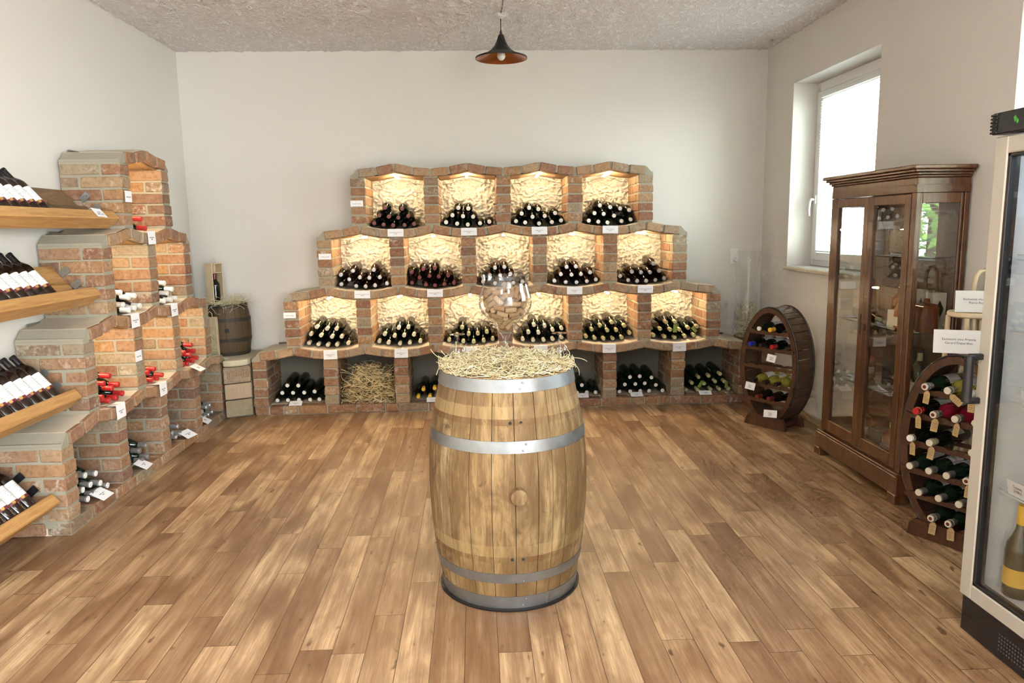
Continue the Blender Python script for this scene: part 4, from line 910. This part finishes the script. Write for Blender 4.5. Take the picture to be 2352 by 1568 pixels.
for (x, z, nm, r, w) in ((.062,.565,'second row',.1,.075),(-.115,.330,'white wine row',.05,.085),(.065,.150,'lowest row of bottles',-.12,.115)):
    card(MR1 @ Matrix.Translation((x, -.036, z)) @ Matrix.Rotation(r, 4, 'Y') @ Matrix.Rotation(-.25, 4, 'X'), w, .055, ['Merlot', '390Kč'], 'white price card at the %s of the rack in the far corner' % nm, 'price cards on the corner rack', .011, 0)
def desk_sign(M, w, h, lines, label, sz, tilt=-9):
    s = thing('paper_sign', label, 'sign', M, 'paper signs beside the fridge'); T2 = Matrix.Translation((0,0,.0012)) @ Matrix.Rotation(math.radians(tilt), 4, 'X')
    m = MB(); m.cbox(-w/2, w/2, -.001, .001, 0, h, .0005, 0, T2); m.build('sheet', M_paper_sign, s)
    m = MB(); m.prism([(.004,.0004),(.055,.0004),(.0035+.158*h*.7,h*.7)], -w*.3, w*.3, 'x'); m.build('prop', M_cpane, s)
    text('\n'.join(lines), sz, T2 @ Matrix.Translation((0,-.0014,h*.52)) @ Matrix.Rotation(PI/2, 4, 'X'), s, M_ink, space=1.15)
desk_sign(frame((.906,-.422,0), (.422,.906,0), (0,0,1), (2.205,3.246,.9085)) , .205, .108, ['Exclusivní víno Francie','Gerard Depardieu'], 'white paper sign standing on top of the rack by the fridge', .0150)
desk_sign(frame((.906,-.422,0), (.422,.906,0), (0,0,1), (2.425,3.440,1.0715)) , .205, .105, ['Exclusivní víno Francie','Pierre Richard'], 'white paper sign propped on the seat of the pale stool', .0150)
# pale stool behind the rack
st = thing('bar_stool', 'pale wooden stool with curved back behind the rack, beside the cabinet', 'stool', (2.45, 3.525, 0))
m = MB(); m.lathe([(0,1.042),(.100,1.042),(.108,1.048),(.110,1.058),(.106,1.068),(0,1.070)], 36); m.build('seat', M_lightwood, st, smooth=40)
for (x, y) in ((-.072,-.072),(.072,-.072),(-.072,.072),(.072,.072)):
    m = MB(); m.tube([(x*1.15, y*1.15, 0), (x, y, 1.044)], .013, 10); m.build('leg', M_lightwood, st, smooth=50)
for k in range(3):
    m = MB(); x = -.036+.036*k; m.tube([(x, -.072, .80), (x, -.072, 1.044)], .009, 8); m.build('spindle', M_lightwood, st, smooth=50)
m = MB(); m.box(-.075,.075,-.080,-.064,.79,.81); m.build('rung', M_lightwood, st)
m = MB(); m.tube([(.025,.055,1.06),(.025,.035,1.20),(.031,.033,1.24),(.048,.033,1.263),(.070,.033,1.268),(.088,.033,1.24),(.092,.050,1.06)], .011, 10); m.build('backrest', M_lightwood, st, smooth=60)

# ------------------------------------------------------------------ display cabinet
cb = thing('display_cabinet', 'tall mahogany display cabinet with glass doors against the right wall', 'cabinet', (2.40, 4.20, 0)); Mc = Matrix.Translation((-2.40,-4.20,0))
cx0, cx1, cy0, cy1, CH = 2.262, 2.545, 3.745, 4.655, 1.795
def cpart(nm, boxes, mt=M_mahog, par=None, ch=.003):
    m = MB()
    for b in boxes: m.cbox(*b, ch, 0, Mc)
    return m.build(nm, mt, par or cb)
cpart('plinth', [(cx0-.022, cx1, cy0-.022, cy1+.022, .045, .150), (cx0-.016, cx1, cy0-.016, cy1+.016, .150, .163), (cx0-.028, cx0+.05, cy0-.028, cy0+.05, .0, .05), (cx0-.028, cx0+.05, cy1-.05, cy1+.028, 0, .05), (cx1-.06, cx1, cy0-.028, cy0+.05, 0, .05), (cx1-.06, cx1, cy1-.05, cy1+.028, 0, .05)])
for (a, b, c, d) in ((cx0, cx0+.024, cy0, cy0+.045), (cx0, cx0+.024, cy1-.045, cy1), (cx1-.026, cx1, cy0, cy0+.045), (cx1-.026, cx1, cy1-.045, cy1)): cpart('corner_post', [(a, b, c, d, .163, 1.6595)])
m = MB(); m.box(cx0, cx1, cy0, cy1, 1.66, 1.70, 0, Mc)
for k, (o, z0, z1) in enumerate(((.0,1.695,1.735),(.008,1.735,1.747),(.018,1.747,1.760),(.032,1.760,1.775),(.046,1.775,1.795))): m.cbox(cx0-o, cx1, cy0-o, cy1+o, z0, z1, .004, 0, Mc)
m.build('cornice', M_mahog, cb)
cpart('floor_board', [(cx0+.01, cx1-.01, cy0+.01, cy1-.01, .163, .178)]); cpart('back_panel', [(cx1-.010, cx1-.002, cy0+.04, cy1-.04, .17, 1.69)])
ym = (cy0+cy1)/2
for (a, b) in ((cy0+.046, ym-.001), (ym+.001, cy1-.046)):
    z0, z1, f = .178, 1.655, .052; x0, x1 = cx0-.004, cx0+.0235
    d = cpart('door', [(x0,x1,a,a+f,z0,z1),(x0,x1,b-f,b,z0,z1),(x0,x1,a+f,b-f,z0,z0+f+.02),(x0,x1,a+f,b-f,z1-f,z1)])
    m = MB(); m.box(x0+.010, x0+.012, a+f, b-f, z0+f+.02, z1-f, 0, Mc); m.build('door_pane', M_cpane, d)
    if a > ym: cpart('lock_plate', [(x0-.003, x0, a+.012, a+.026, .86, .98)], M_dark, d, .001)
    else: cpart('knob', [(x0-.012, x0, b-.030, b-.018, .885, .925)], M_mahog, d, .003)
for (a, b) in ((cy0+.008, cy0+.026), (cy1-.026, cy1-.008)):
    p = cpart('side_frame', [(cx0+.0245, cx0+.038, a, b, .178, 1.6595), (cx1-.040, cx1-.0265, a, b, .178, 1.6595), (cx0+.038, cx1-.040, a, b, .178, .25), (cx0+.038, cx1-.040, a, b, 1.605, 1.6595)])
    m = MB(); m.box(cx0+.034, cx1-.036, (a+b)/2-.001, (a+b)/2+.001, .245, 1.61, 0, Mc); m.build('side_pane', M_spane, p)
SHZ = (.552, .925, 1.325)
for z in SHZ: cpart('glass_shelf', [(cx0+.024, cx1-.014, cy0+.05, cy1-.05, z-.007, z)], M_shelfglass, None, .001)
# spirits inside
M_amber = simple('amber_spirit', (.34,.085,.015), .06, spec=.6); M_amber2 = simple('dark_amber_spirit', (.16,.035,.010), .06, spec=.6); M_clear = glass('clear_bottle', (.93,.95,.94)); M_wht = simple('white_tin', (.70,.71,.72), .4); M_dgreen = simple('dark_green_box', (.035,.045,.03), .5); M_orange = simple('orange_pack', (.75,.30,.06), .5)
def spirit(x, y, z, prof, mt, capmt, label, n=24, labz=None, cap_h=.04, cap_r=.014):
    s = thing('spirit_bottle', label, 'bottle', (x, y, z), 'spirits in the display cabinet'); m = MB(); m.lathe(prof, n); m.build('glass', mt, s, smooth=50 if n > 8 else 20, M=Matrix.Translation((0,0,.0006)) @ Matrix.Rotation(PI/4 if n <= 8 else 0, 4, 'Z')); zt = prof[-1][1]
    m = MB(); m.lathe([(0,zt-.002),(cap_r,zt-.002),(cap_r,zt+cap_h),(0,zt+cap_h+.002)], 18); m.build('stopper', capmt, s, smooth=40)
    if labz:
        r = max(p[0] for p in prof)*(1.003 if n > 8 else .72); m = MB(); m.lathe([(r, labz[0]), (r, labz[1])], 14, 0, None, PI*.75, PI*1.65); m.build('label', M_cream, s)
ROUND = [(0,0),(.045,0),(.048,.006),(.048,.135),(.045,.155),(.030,.175),(.016,.185),(.014,.215)]
SQ = [(0,0),(.060,0),(.062,.006),(.062,.135),(.055,.15),(.018,.158),(.015,.18)]
BALL = [(0,0),(.040,0),(.052,.012),(.054,.06),(.052,.11),(.040,.14),(.016,.155),(.013,.19)]
spirit(2.40, 4.41, SHZ[1], [(0,0),(.042,0),(.045,.006),(.045,.165),(.038,.185),(.022,.192),(.020,.20)], M_amber, M_wht, 'tall amber bottle on the middle glass shelf behind the left cabinet door', 16, None, .055, .022)
spirit(2.41, 4.08, SHZ[1], ROUND, M_amber2, M_clear, 'round dark amber decanter on the middle glass shelf behind the right cabinet door', 24, (.03,.09))
spirit(2.36, 3.950, SHZ[1], BALL, M_amber, M_cream, 'squat amber bottle beside the orange pack on the middle glass shelf', 24, (.02,.07))
spirit(2.40, 3.820, SHZ[1], SQ, M_amber2, M_clear, 'square dark amber decanter by the near side pane of the cabinet', 4, None, .045, .022)
spirit(2.42, 4.42, SHZ[0], BALL, M_amber, M_black, 'round amber bottle with black stopper on the lower glass shelf', 24, (.04,.08))
spirit(2.38, 3.93, SHZ[0], [(0,0),(.036,0),(.038,.006),(.038,.14),(.030,.17),(.014,.19),(.013,.22)], M_bottle_green, M_gold, 'dark green gold-topped bottle on the lower glass shelf of the cabinet', 24, (.03,.10))
spirit(2.40, 3.845, SHZ[0], ROUND, M_clear, M_gold, 'clear round bottle with gold top on the lower glass shelf of the cabinet', 24, (.03,.10))
spirit(2.42, 4.40, .178, BALL, M_amber2, M_black, 'round dark bottle on the cabinet floor behind the left door', 24, (.03,.08))
spirit(2.42, 4.10, .178, [(0,0),(.05,0),(.052,.006),(.05,.10),(.02,.125),(.015,.14)], M_amber2, M_gold, 'squat dark bottle with gold top on the cabinet floor', 24, None, .03)
spirit(2.39, 3.98, SHZ[2], [(0,0),(.036,0),(.037,.005),(.037,.17),(.030,.20),(.015,.23),(.014,.285)], M_bottle_green, M_black, 'tall dark wine bottle on the top glass shelf of the cabinet', 24, (.03,.06), .018, .0155)
spirit(2.40, 4.33, SHZ[2], [(0,0),(.036,0),(.037,.005),(.036,.12),(.030,.15),(.015,.18),(.014,.22)], M_wht, M_wht, 'pale grey bottle on the top glass shelf of the cabinet', 24)
g = thing('liqueur_glass', 'clear stemmed glass on the top glass shelf of the cabinet', 'glass', (2.37, 4.12, SHZ[2]+.001)); m = MB(); m.lathe([(.028,0),(.026,.003),(.004,.008),(.0035,.075),(.02,.095),(.030,.125),(.027,.165)], 24); m.build('glass', M_goblet, g, smooth=60)
def carton(x, y, z, w, d, h, mt, label, rot=0.0, deco=None):
    m = MB(); m.cbox(-d/2, d/2, -w/2, w/2, 0, h, .002); o = m.build('carton', mt); tag(o, label, 'carton', 'cartons in the display cabinet'); o.matrix_world = Matrix.Translation((x, y, z+.0008)) @ Matrix.Rotation(rot, 4, 'Z')
    if deco:
        m = MB()
        for s in (-1, 1): m.prism([(0,h*.25),(d*.32,h*.58),(0,h*.8),(-d*.32,h*.58)], s*(w/2+.0006), s*(w/2+.0002), 'y'); m.prism([(0,h*.25),(w*.32,h*.58),(0,h*.8),(-w*.32,h*.58)], s*(d/2+.0006), s*(d/2+.0002), 'x')
        m.build('emblem', deco, o)
carton(2.490, 3.89, SHZ[1], .085, .075, .205, M_cream, 'pale carton with dark diamond emblem on the middle glass shelf', .0, M_dgreen)
carton(2.505, 4.00, SHZ[1], .085, .05, .21, simple('beige_carton', (.50,.46,.36), .6), 'beige carton at the back of the middle glass shelf', .0, M_dgreen)
carton(2.345, 4.02, SHZ[1], .055, .05, .10, M_cream, 'small cream carton on the middle glass shelf', .2); carton(2.325, 3.885, SHZ[1], .03, .03, .14, M_orange, 'small orange pack on the middle glass shelf', .3)
carton(2.46, 4.05, SHZ[0], .16, .08, .25, M_dgreen, 'tall dark green carton on the lower glass shelf', 0, M_gold); carton(2.47, 3.96, .178, .07, .07, .26, M_cream, 'tall pale carton on the cabinet floor'); carton(2.43, 4.22, .178, .14, .10, .10, M_dgreen, 'low dark carton on the cabinet floor')
carton(2.38, 4.02, .178, .12, .08, .06, simple('grey_carton', (.25,.23,.2), .6), 'flat grey carton on the cabinet floor')
for (x, y, z, r, nm) in ((2.335,4.50,SHZ[1],.3,'middle shelf at the far end'),(2.325,4.17,SHZ[1],.1,'middle shelf behind the door meeting'),(2.315,4.06,SHZ[1],-.1,'middle shelf before the cream carton'),(2.335,3.83,SHZ[1],.2,'middle shelf by the near side pane'),(2.335,4.47,SHZ[0],.25,'lower shelf at the far end'),(2.335,4.15,SHZ[0],-.1,'lower shelf before the green carton'),(2.315,4.06,SHZ[0],.15,'lower shelf at its front edge'),(2.315,3.96,SHZ[0],-.1,'lower shelf before the gold-topped bottle'),(2.355,4.08,SHZ[2],.4,'top shelf')):
    m = MB(); w, h = (.075,.05) if z != SHZ[2] else (.14,.09); m.cbox(-h/2, h/2, -w/2, w/2, .0, .001, .0003); m.prism([(-w/2*.8,.001),(w/2*.8,.001),(w/2*.8,.012)], h/2-.002, h/2, 'x')
    o = m.build('price_card', M_paper); tag(o, 'white price card lying on the cabinet\'s %s' % nm, 'price card', 'price cards in the cabinet'); o.matrix_world = Matrix.Translation((x, y, z+.0005)) @ Matrix.Rotation(r, 4, 'Z')
    text('Hine VSOP\n990Kč', .009, Matrix.Translation((0,0,.0014)) @ Matrix.Rotation(-PI/2, 4, 'Z'), o, M_ink)

# ------------------------------------------------------------------ glass-door fridge
fr = thing('drinks_fridge', 'tall glass-door drinks fridge with black base at the right edge', 'fridge', (2.09, 2.16, 0)); Mf = Matrix.Translation((-2.09,-2.16,0))
fx0, fx1, fy0, fy1 = 1.822, 2.42, 1.80, 2.505
def fpart(nm, boxes, mt, par=None, ch=.004):
    m = MB()
    for b in boxes: m.cbox(*b, ch, 0, Mf)
    return m.build(nm, mt, par or fr)
fpart('body', [(fx0,fx1,fy0,fy0+.035,.15,1.79),(fx0,fx1,fy1-.035,fy1,.15,1.79),(fx1-.035,fx1,fy0+.035,fy1-.035,.15,1.79),(fx0,fx1,fy0+.035,fy1-.035,1.755,1.79),(fx0,fx1,fy0+.035,fy1-.035,.15,.175)], M_liner)
fpart('base', [(1.790,fx1,fy0,fy1,0,.138)], M_fblack)
m = MB()
for k in range(14):
    for q in range(5): m.lathe([(0,0),(.004,0),(.004,.001),(0,.001)], 6, 0, Mf @ Matrix.Translation((1.7895, 2.30-k*.013, .035+q*.014)) @ Matrix.Rotation(-PI/2, 4, 'Y'))
m.build('vent_holes', simple('vent_grey', (.10,.10,.09), .5), fr)
hd = fpart('header', [(1.765,fx1,fy0,fy1+.012,1.797,1.868)], M_fblack)
m = MB()
for k in range(6): m.cbox(1.762, 1.80, fy1+.010, fy1+.016, 1.800+k*.0115, 1.807+k*.0115, .002, 0, Mf); m.cbox(1.760, 1.7655, fy1-.02, fy1+.012, 1.800+k*.0115, 1.807+k*.0115, .002, 0, Mf)
m.build('ribs', M_fblack, hd)
M_leafg = simple('green_print', (.06,.34,.05), .5)
m = MB(); m.prism([(2.405,1.826),(2.412,1.842),(2.404,1.850),(2.396,1.838)], 1.7640, 1.7648, 'x', 0, Mf); m.prism([(2.394,1.820),(2.399,1.832),(2.392,1.838),(2.386,1.828)], 1.7640, 1.7648, 'x', 0, Mf); m.build('emblem', M_leafg, hd)
dx0, dx1, zb, zt = 1.778, 1.818, .142, 1.790; F = .058
dr = fpart('door', [(dx0,dx1,fy1-F,fy1+.003,zb,zt),(dx0,dx1,fy0,fy0+F,zb,zt),(dx0,dx1,fy0+F,fy1-F,zb,zb+F),(dx0,dx1,fy0+F,fy1-F,zt-F,zt)], M_fridge)
fpart('gasket', [(dx0+.004,dx1,fy1-F-.014,fy1-F,zb+F,zt-F),(dx0+.004,dx1,fy0+F,fy0+F+.014,zb+F,zt-F),(dx0+.004,dx1,fy0+F,fy1-F,zb+F,zb+F+.012),(dx0+.004,dx1,fy0+F,fy1-F,zt-F-.012,zt-F)], M_fblack, dr, .002)
m = MB(); m.box(dx0+.015, dx0+.017, fy0+F+.01, fy1-F-.01, zb+F+.01, zt-F-.01, 0, Mf); m.build('door_pane', M_cpane, dr)
hy = fy1 - .018; m = MB()
m.tube([(dx0-.045, hy, .875),(dx0-.045, hy, 1.040)], .0165, 16, 0, Mf); m.cbox(dx0-.050, dx0+.002, hy-.010, hy+.010, .868, .890, .004, 0, Mf); m.cbox(dx0-.050, dx0+.002, hy-.010, hy+.010, 1.026, 1.048, .004, 0, Mf); m.build('handle', M_fblack, dr, smooth=50)
FSH = (.56, .88, 1.13, 1.38)
for z in FSH:
    m = MB(); a, b, c, d = fx0+.03, fx1-.05, fy0+.05, fy1-.05
    for q in range(24): y = c + (d-c)*q/23; m.tube([(a, y, z), (b, y, z)], .0016, 4, 0, Mf)
    for x in (a, (a+b)/2, b): m.tube([(x, c, z-.003), (x, d, z-.003)], .0028, 5, 0, Mf)
    m.tube([(a, c, z+.014), (a, d, z+.014)], .0028, 5, 0, Mf); m.build('wire_shelf', M_wire, fr)
m = MB(); m.cbox(fx0+.05, fx1-.08, fy0+.10, fy1-.10, 1.738, 1.752, .003, 0, Mf); m.build('ceiling_light', emit('fridge_led_top', (.62,.80,1.0), 3.0), fr)
m = MB()
for k in range(34): m.cbox(fx1-.040, fx1-.030, fy0+.10, fy1-.10, .24+k*.042, .258+k*.042, .004, 0, Mf)
m.build('ribbed_liner', M_liner, fr)
me_yl = lab_mesh(simple('yellow_label', (.72,.42,.05), .5), .040, .098, 3.6, .0423, 'label')
m = MB(); m.lathe([(0,.004),(.036,0),(.0415,.006),(.042,.05),(.042,.150),(.038,.175),(.026,.200),(.0175,.225),(.0150,.250),(.0145,.295),(0,.296)], 28); me_bottle['olive'] = m.mesh('wine_bottle', simple('olive_bottle_glass', (.075,.055,.02), .08, spec=.6), 45)
m = MB(); m.lathe([(.0160,.235),(.0165,.250),(.0165,.302),(0,.304)], 18); me_cap['amber_yellow'] = m.mesh('capsule', M_yellow, 40)
def fridge_bottle(x, y, z, body, cap, lab, label, s=1.0):
    o = bottle(Matrix.Translation((x, y, z)) @ Matrix.Rotation(math.radians(65)+PI/2, 4, 'Z') @ Matrix.Scale(s, 4), body, cap, lab, (label, 'wine bottle', 'bottles in the drinks fridge')); return o
o = fridge_bottle(1.918, 2.405, .1765, 'olive', 'amber_yellow', None, 'large olive bottle with yellow label standing on the fridge floor', 1.12)
x = bpy.data.objects.new('label', me_yl); COL.objects.link(x); x.parent = o
for i, z in enumerate(FSH):
    for q in range(3):
        yy = 2.36 - q*.10; nmz = ['lowest','second','third','uppermost'][i]
        fridge_bottle(2.00, yy, z+.0025, 'whitewine' if i in (0,1) else 'green', 'white', 'white', 'wine bottle standing %s from the far side on the %s fridge shelf' % (ORD[q], nmz), .72 if z > 1.0 or i == 1 else 1)
    m = MB(); m.cbox(-.001, .001, -.05, .05, 0, .055, .0004); o = m.build('price_card', M_paper); tag(o, 'white price card on the front of the %s fridge shelf' % ['lowest','second','third','uppermost'][i], 'price card', 'price cards in the drinks fridge'); o.matrix_world = Matrix.Translation((fx0+.026, 2.345 - .03*i, z+.006)) @ Matrix.Rotation(-.2, 4, 'Y')
    text('Tramín\n210Kč', .015, Matrix.Translation((-.0014,0,.028)) @ frame((0,-1,0),(0,0,1),(-1,0,0),(0,0,0)), o, M_ink)

# ------------------------------------------------------------------ pendant lamp, socket, vase
pl = thing('pendant_lamp', 'black trumpet-shaped pendant lamp with copper lining hanging from the ceiling', 'lamp', (.217, 5.5, 2.70))
SP = [(.184,.0),(.183,.010),(.150,.022),(.110,.036),(.075,.058),(.050,.086),(.032,.120),(.022,.150),(.017,.162),(0,.163)]
m = MB(); m.lathe(SP, 48); m.build('shade', M_lampblack, pl, smooth=50)
m = MB(); m.lathe([(r-.003 if r > .01 else r, z-.002) for r, z in [(.183,.002)] + SP[2:8]], 48); m.build('lining', M_copper, pl, smooth=50)
m = MB(); m.lathe([(0,-.012),(.012,-.010),(.024,.001),(.030,.016),(.028,.032),(.016,.052),(.013,.075)], 24); m.build('bulb', M_bulb, pl, smooth=60)
m = MB(); m.lathe([(.009,.163),(.008,.180),(.0045,.192)], 16); m.tube([(0,0,.188),(0,0,.302)], .0035, 8); m.build('cord', M_lampblack, pl)
m = MB(); m.lathe([(0,.268),(.010,.270),(.034,.286),(.055,.296),(.056,.303)], 24); m.build('ceiling_rose', M_ceil, pl, smooth=50)
wd = MB(); wd.tube([(0,-.02,.296),(.004,-.25,.290),(.002,-.5,.292),(.01,-.9,.290),(.0,-1.4,.292)], .003, 6); wd.build('ceiling_wire', M_lampblack, pl)
so = thing('wall_socket', 'white double wall socket with a plugged-in cord on the back wall', 'socket', (2.312, 6.55, 1.235))
m = MB(); m.cbox(-.042,.042,-.014,-.0005,-.075,.075,.006); m.build('plate', M_plastic, so)
for z in (.032,-.032):
    m = MB(); m.lathe([(.026,0),(.026,.003),(.023,.003),(.022,-.002),(0,-.002)], 24, [0,0,0,1], Matrix.Translation((0,-.0145,z)) @ Matrix.Rotation(PI/2, 4, 'X')); m.build('outlet', [M_plastic, simple('outlet_grey', (.35,.35,.34), .5) if 'outlet_grey' not in bpy.data.materials else bpy.data.materials['outlet_grey']], so)
m = MB(); m.lathe([(0,.03),(.014,.028),(.017,.010),(.017,0)], 18, 0, Matrix.Translation((.004,-.0165,-.034)) @ Matrix.Rotation(PI/2, 4, 'X')); m.build('plug', M_plastic, so, smooth=50)
m = MB(); m.tube([(.006,-.035,-.045),(.008,-.02,-.09),(.010,-.008,-.18),(.014,-.008,-.30),(.03,-.008,-.40),(.035,-.008,-.46),(.010,-.008,-.60),(-.010,-.010,-.66),(-.008,-.015,-.705)], .0022, 6); m.build('cord', M_cordw, so)
m = MB(); m.cbox(.002,.022,-.018,-.003,-.235,-.175,.004); m.build('switch', M_plastic, so)
va = thing('glass_vase', 'tall clear glass vase with straw in its foot, in the far right corner', 'vase', (2.372, 6.345, .533))
VO = [(0,.0),(.075,.0),(.090,.02),(.104,.09),(.105,.16),(.096,.24),(.078,.34),(.068,.42),(.068,.50),(.078,.62),(.092,.72),(.100,.752)]
m = MB(); m.lathe(VO + [(r-.003 if r > .01 else 0, max(z, .006)) for r, z in reversed(VO)], 48); m.build('glass', glass('vase_glass', (.985,.99,.985), 1.30), va, smooth=60)
def va_place(rnd):
    def keep(p):
        r = math.hypot(p.x, p.y); lim = .095 if p.z < .2 else .070; p.z = max(.012, min(.31, p.z))
        if r > lim: p.x *= lim/r; p.y *= lim/r
        return p
    t = rnd.uniform(0, 2*PI); r = .085*math.sqrt(rnd.random()); return (r*math.cos(t), r*math.sin(t), rnd.uniform(.02,.27)), keep
o = straw('wood_wool', 'straw coiled inside the foot of the tall glass vase', 170, va_place, M_straw, .0013, (.10,.25), 1.3, None, 77); o.location = (2.372, 6.345, .533)

# ------------------------------------------------------------------ outside the windows
m = MB(); m.box(XO, 30, -25, 30, -.5, -.3); struct(m, 'ground_outside', simple('paving', (.60,.59,.56), .9))
def tree(x, y, h, r, sd, label):
    rnd = random.Random(sd); t = thing('leafy_tree', label, 'tree', (x, y, -.3), 'trees outside the windows')
    m = MB(); m.tube([(0,0,0),(.03,.02,h*.35),(0,.05,h*.7)], [.09,.07,.03], 10); m.build('trunk', simple('bark', (.10,.07,.045), .9), t)
    m = MB()
    for _ in range(1500):
        a = rnd.uniform(0,2*PI); u = rnd.uniform(-1,1); k = r*(rnd.random()**.33); s = math.sqrt(1-u*u); c = Vector((k*s*math.cos(a), k*s*math.sin(a), h*.58 + u*k*h*.42/r))
        e1 = Vector((rnd.gauss(0,1), rnd.gauss(0,1), rnd.gauss(0,.6))).normalized(); e2 = e1.orthogonal().normalized(); L = rnd.uniform(.05,.11); W = L*.4
        m.add([c-e1*L, c+e2*W, c+e1*L, c-e2*W], [(0,1,2,3)], rnd.choice((0,0,1)))
    m.build('foliage', [simple('leaf_green', (.20,.36,.07), .5), simple('leaf_dark', (.07,.17,.05), .5)], t, recalc=False)
tree(4.9, -.3, 4.2, 1.25, 1, 'bushy green tree outside the window behind the fridge'); tree(7.4, -3.2, 4.8, 1.3, 2, 'second green tree outside, behind the fridge window')

# ------------------------------------------------------------------ light
w = bpy.data.worlds.new('daylight'); scn.world = w; w.use_nodes = True; nt = w.node_tree; nt.nodes.clear()
out = nt.nodes.new('ShaderNodeOutputWorld'); bg = nt.nodes.new('ShaderNodeBackground'); nt.links.new(bg.outputs[0], out.inputs[0])
tc = nt.nodes.new('ShaderNodeTexCoord'); sp = nt.nodes.new('ShaderNodeSeparateXYZ'); nt.links.new(tc.outputs['Generated'], sp.inputs[0]); rp = nt.nodes.new('ShaderNodeValToRGB'); nt.links.new(sp.outputs[2], rp.inputs[0])
rp.color_ramp.elements[0].position = .0; rp.color_ramp.elements[0].color = (.89,.95,.97,1); rp.color_ramp.elements[1].position = .7; rp.color_ramp.elements[1].color = (.84,.92,1.0,1)
nt.links.new(rp.outputs[0], bg.inputs[0]); mr = nt.nodes.new('ShaderNodeMapRange'); nt.links.new(sp.outputs[0], mr.inputs[0]); mr.inputs[1].default_value = .05; mr.inputs[2].default_value = .6; mr.inputs[3].default_value = WORLD; mr.inputs[4].default_value = WORLDX; nt.links.new(mr.outputs[0], bg.inputs[1])
sl = bpy.data.lights.new('sun', 'SUN'); sl.energy = 120; sl.angle = .01; so2 = bpy.data.objects.new('sun', sl); COL.objects.link(so2); so2.location = (8, 3, 9); so2.rotation_euler = (math.radians(3), math.radians(9), 0)
def area(name, loc, rot, sx, sy, power, color, portal=False, spread=PI):
    l = bpy.data.lights.new(name, 'AREA'); l.shape = 'RECTANGLE'; l.size = sx; l.size_y = sy; l.energy = power; l.color = color; l.spread = spread
    if portal: l.cycles.is_portal = True
    o = bpy.data.objects.new(name, l); COL.objects.link(o); o.location = loc; o.rotation_euler = rot; return o
for i, (a, b) in enumerate(WINS): area('window_portal', (XO+.02, (a+b)/2, (WZ0+WZ1)/2), (0, PI/2, 0), WZ1-WZ0, b-a, 1, (1,1,1), True)
area('open_rear_portal', ((XL+XR)/2, YF-.02, 1.5), (PI/2, 0, 0), XR-XL, 3.0, 1, (1,1,1), True)  # unseen rear of the room, left open to let daylight in
for (x, y) in ((-1.2,.6),(1.2,.6),(-1.2,-.8),(1.2,-.8)): area('ceiling_fill', (x, y, ZC-.03), (0,0,0), .6, .6, ROOMW, (1.0,.94,.86))  # unseen lights added behind the camera as a warm fill
# camera: level-ish phone view from standing height, pitched down, turned a little right
f = 1700.0; TH = math.atan(260.3/f); YAW = math.atan(82/math.hypot(f, 260.3)); RHO = .0153
cd = bpy.data.cameras.new('camera'); cam = bpy.data.objects.new('camera', cd); COL.objects.link(cam); scn.camera = cam
cd.sensor_fit = 'HORIZONTAL'; cd.sensor_width = 36.0; cd.lens = f/2352*36; cd.clip_start = .05; cd.clip_end = 200
fw = Vector((math.sin(YAW)*math.cos(TH), math.cos(YAW)*math.cos(TH), -math.sin(TH))); rt = Vector((math.cos(YAW), -math.sin(YAW), 0)); up = rt.cross(fw)
# the photo's horizon rises to the right: roll the camera clockwise
r2 = rt*math.cos(RHO) - up*math.sin(RHO); u2 = up*math.cos(RHO) + rt*math.sin(RHO)
cam.matrix_world = frame(r2, u2, -fw, (0, 0, 1.51))
scn.view_settings.view_transform = 'Standard'; scn.view_settings.look = 'None'; scn.view_settings.gamma = 1; scn.view_settings.exposure = EXPO; scn.view_settings.use_curve_mapping = False
cy = scn.cycles; cy.use_denoising = True; cy.use_adaptive_sampling = True; cy.adaptive_threshold = .13; cy.adaptive_min_samples = 12; cy.max_bounces = 8; cy.diffuse_bounces = 3; cy.glossy_bounces = 3; cy.transmission_bounces = 6; cy.transparent_max_bounces = 24; cy.sample_clamp_indirect = 8; cy.caustics_reflective = False; cy.caustics_refractive = False
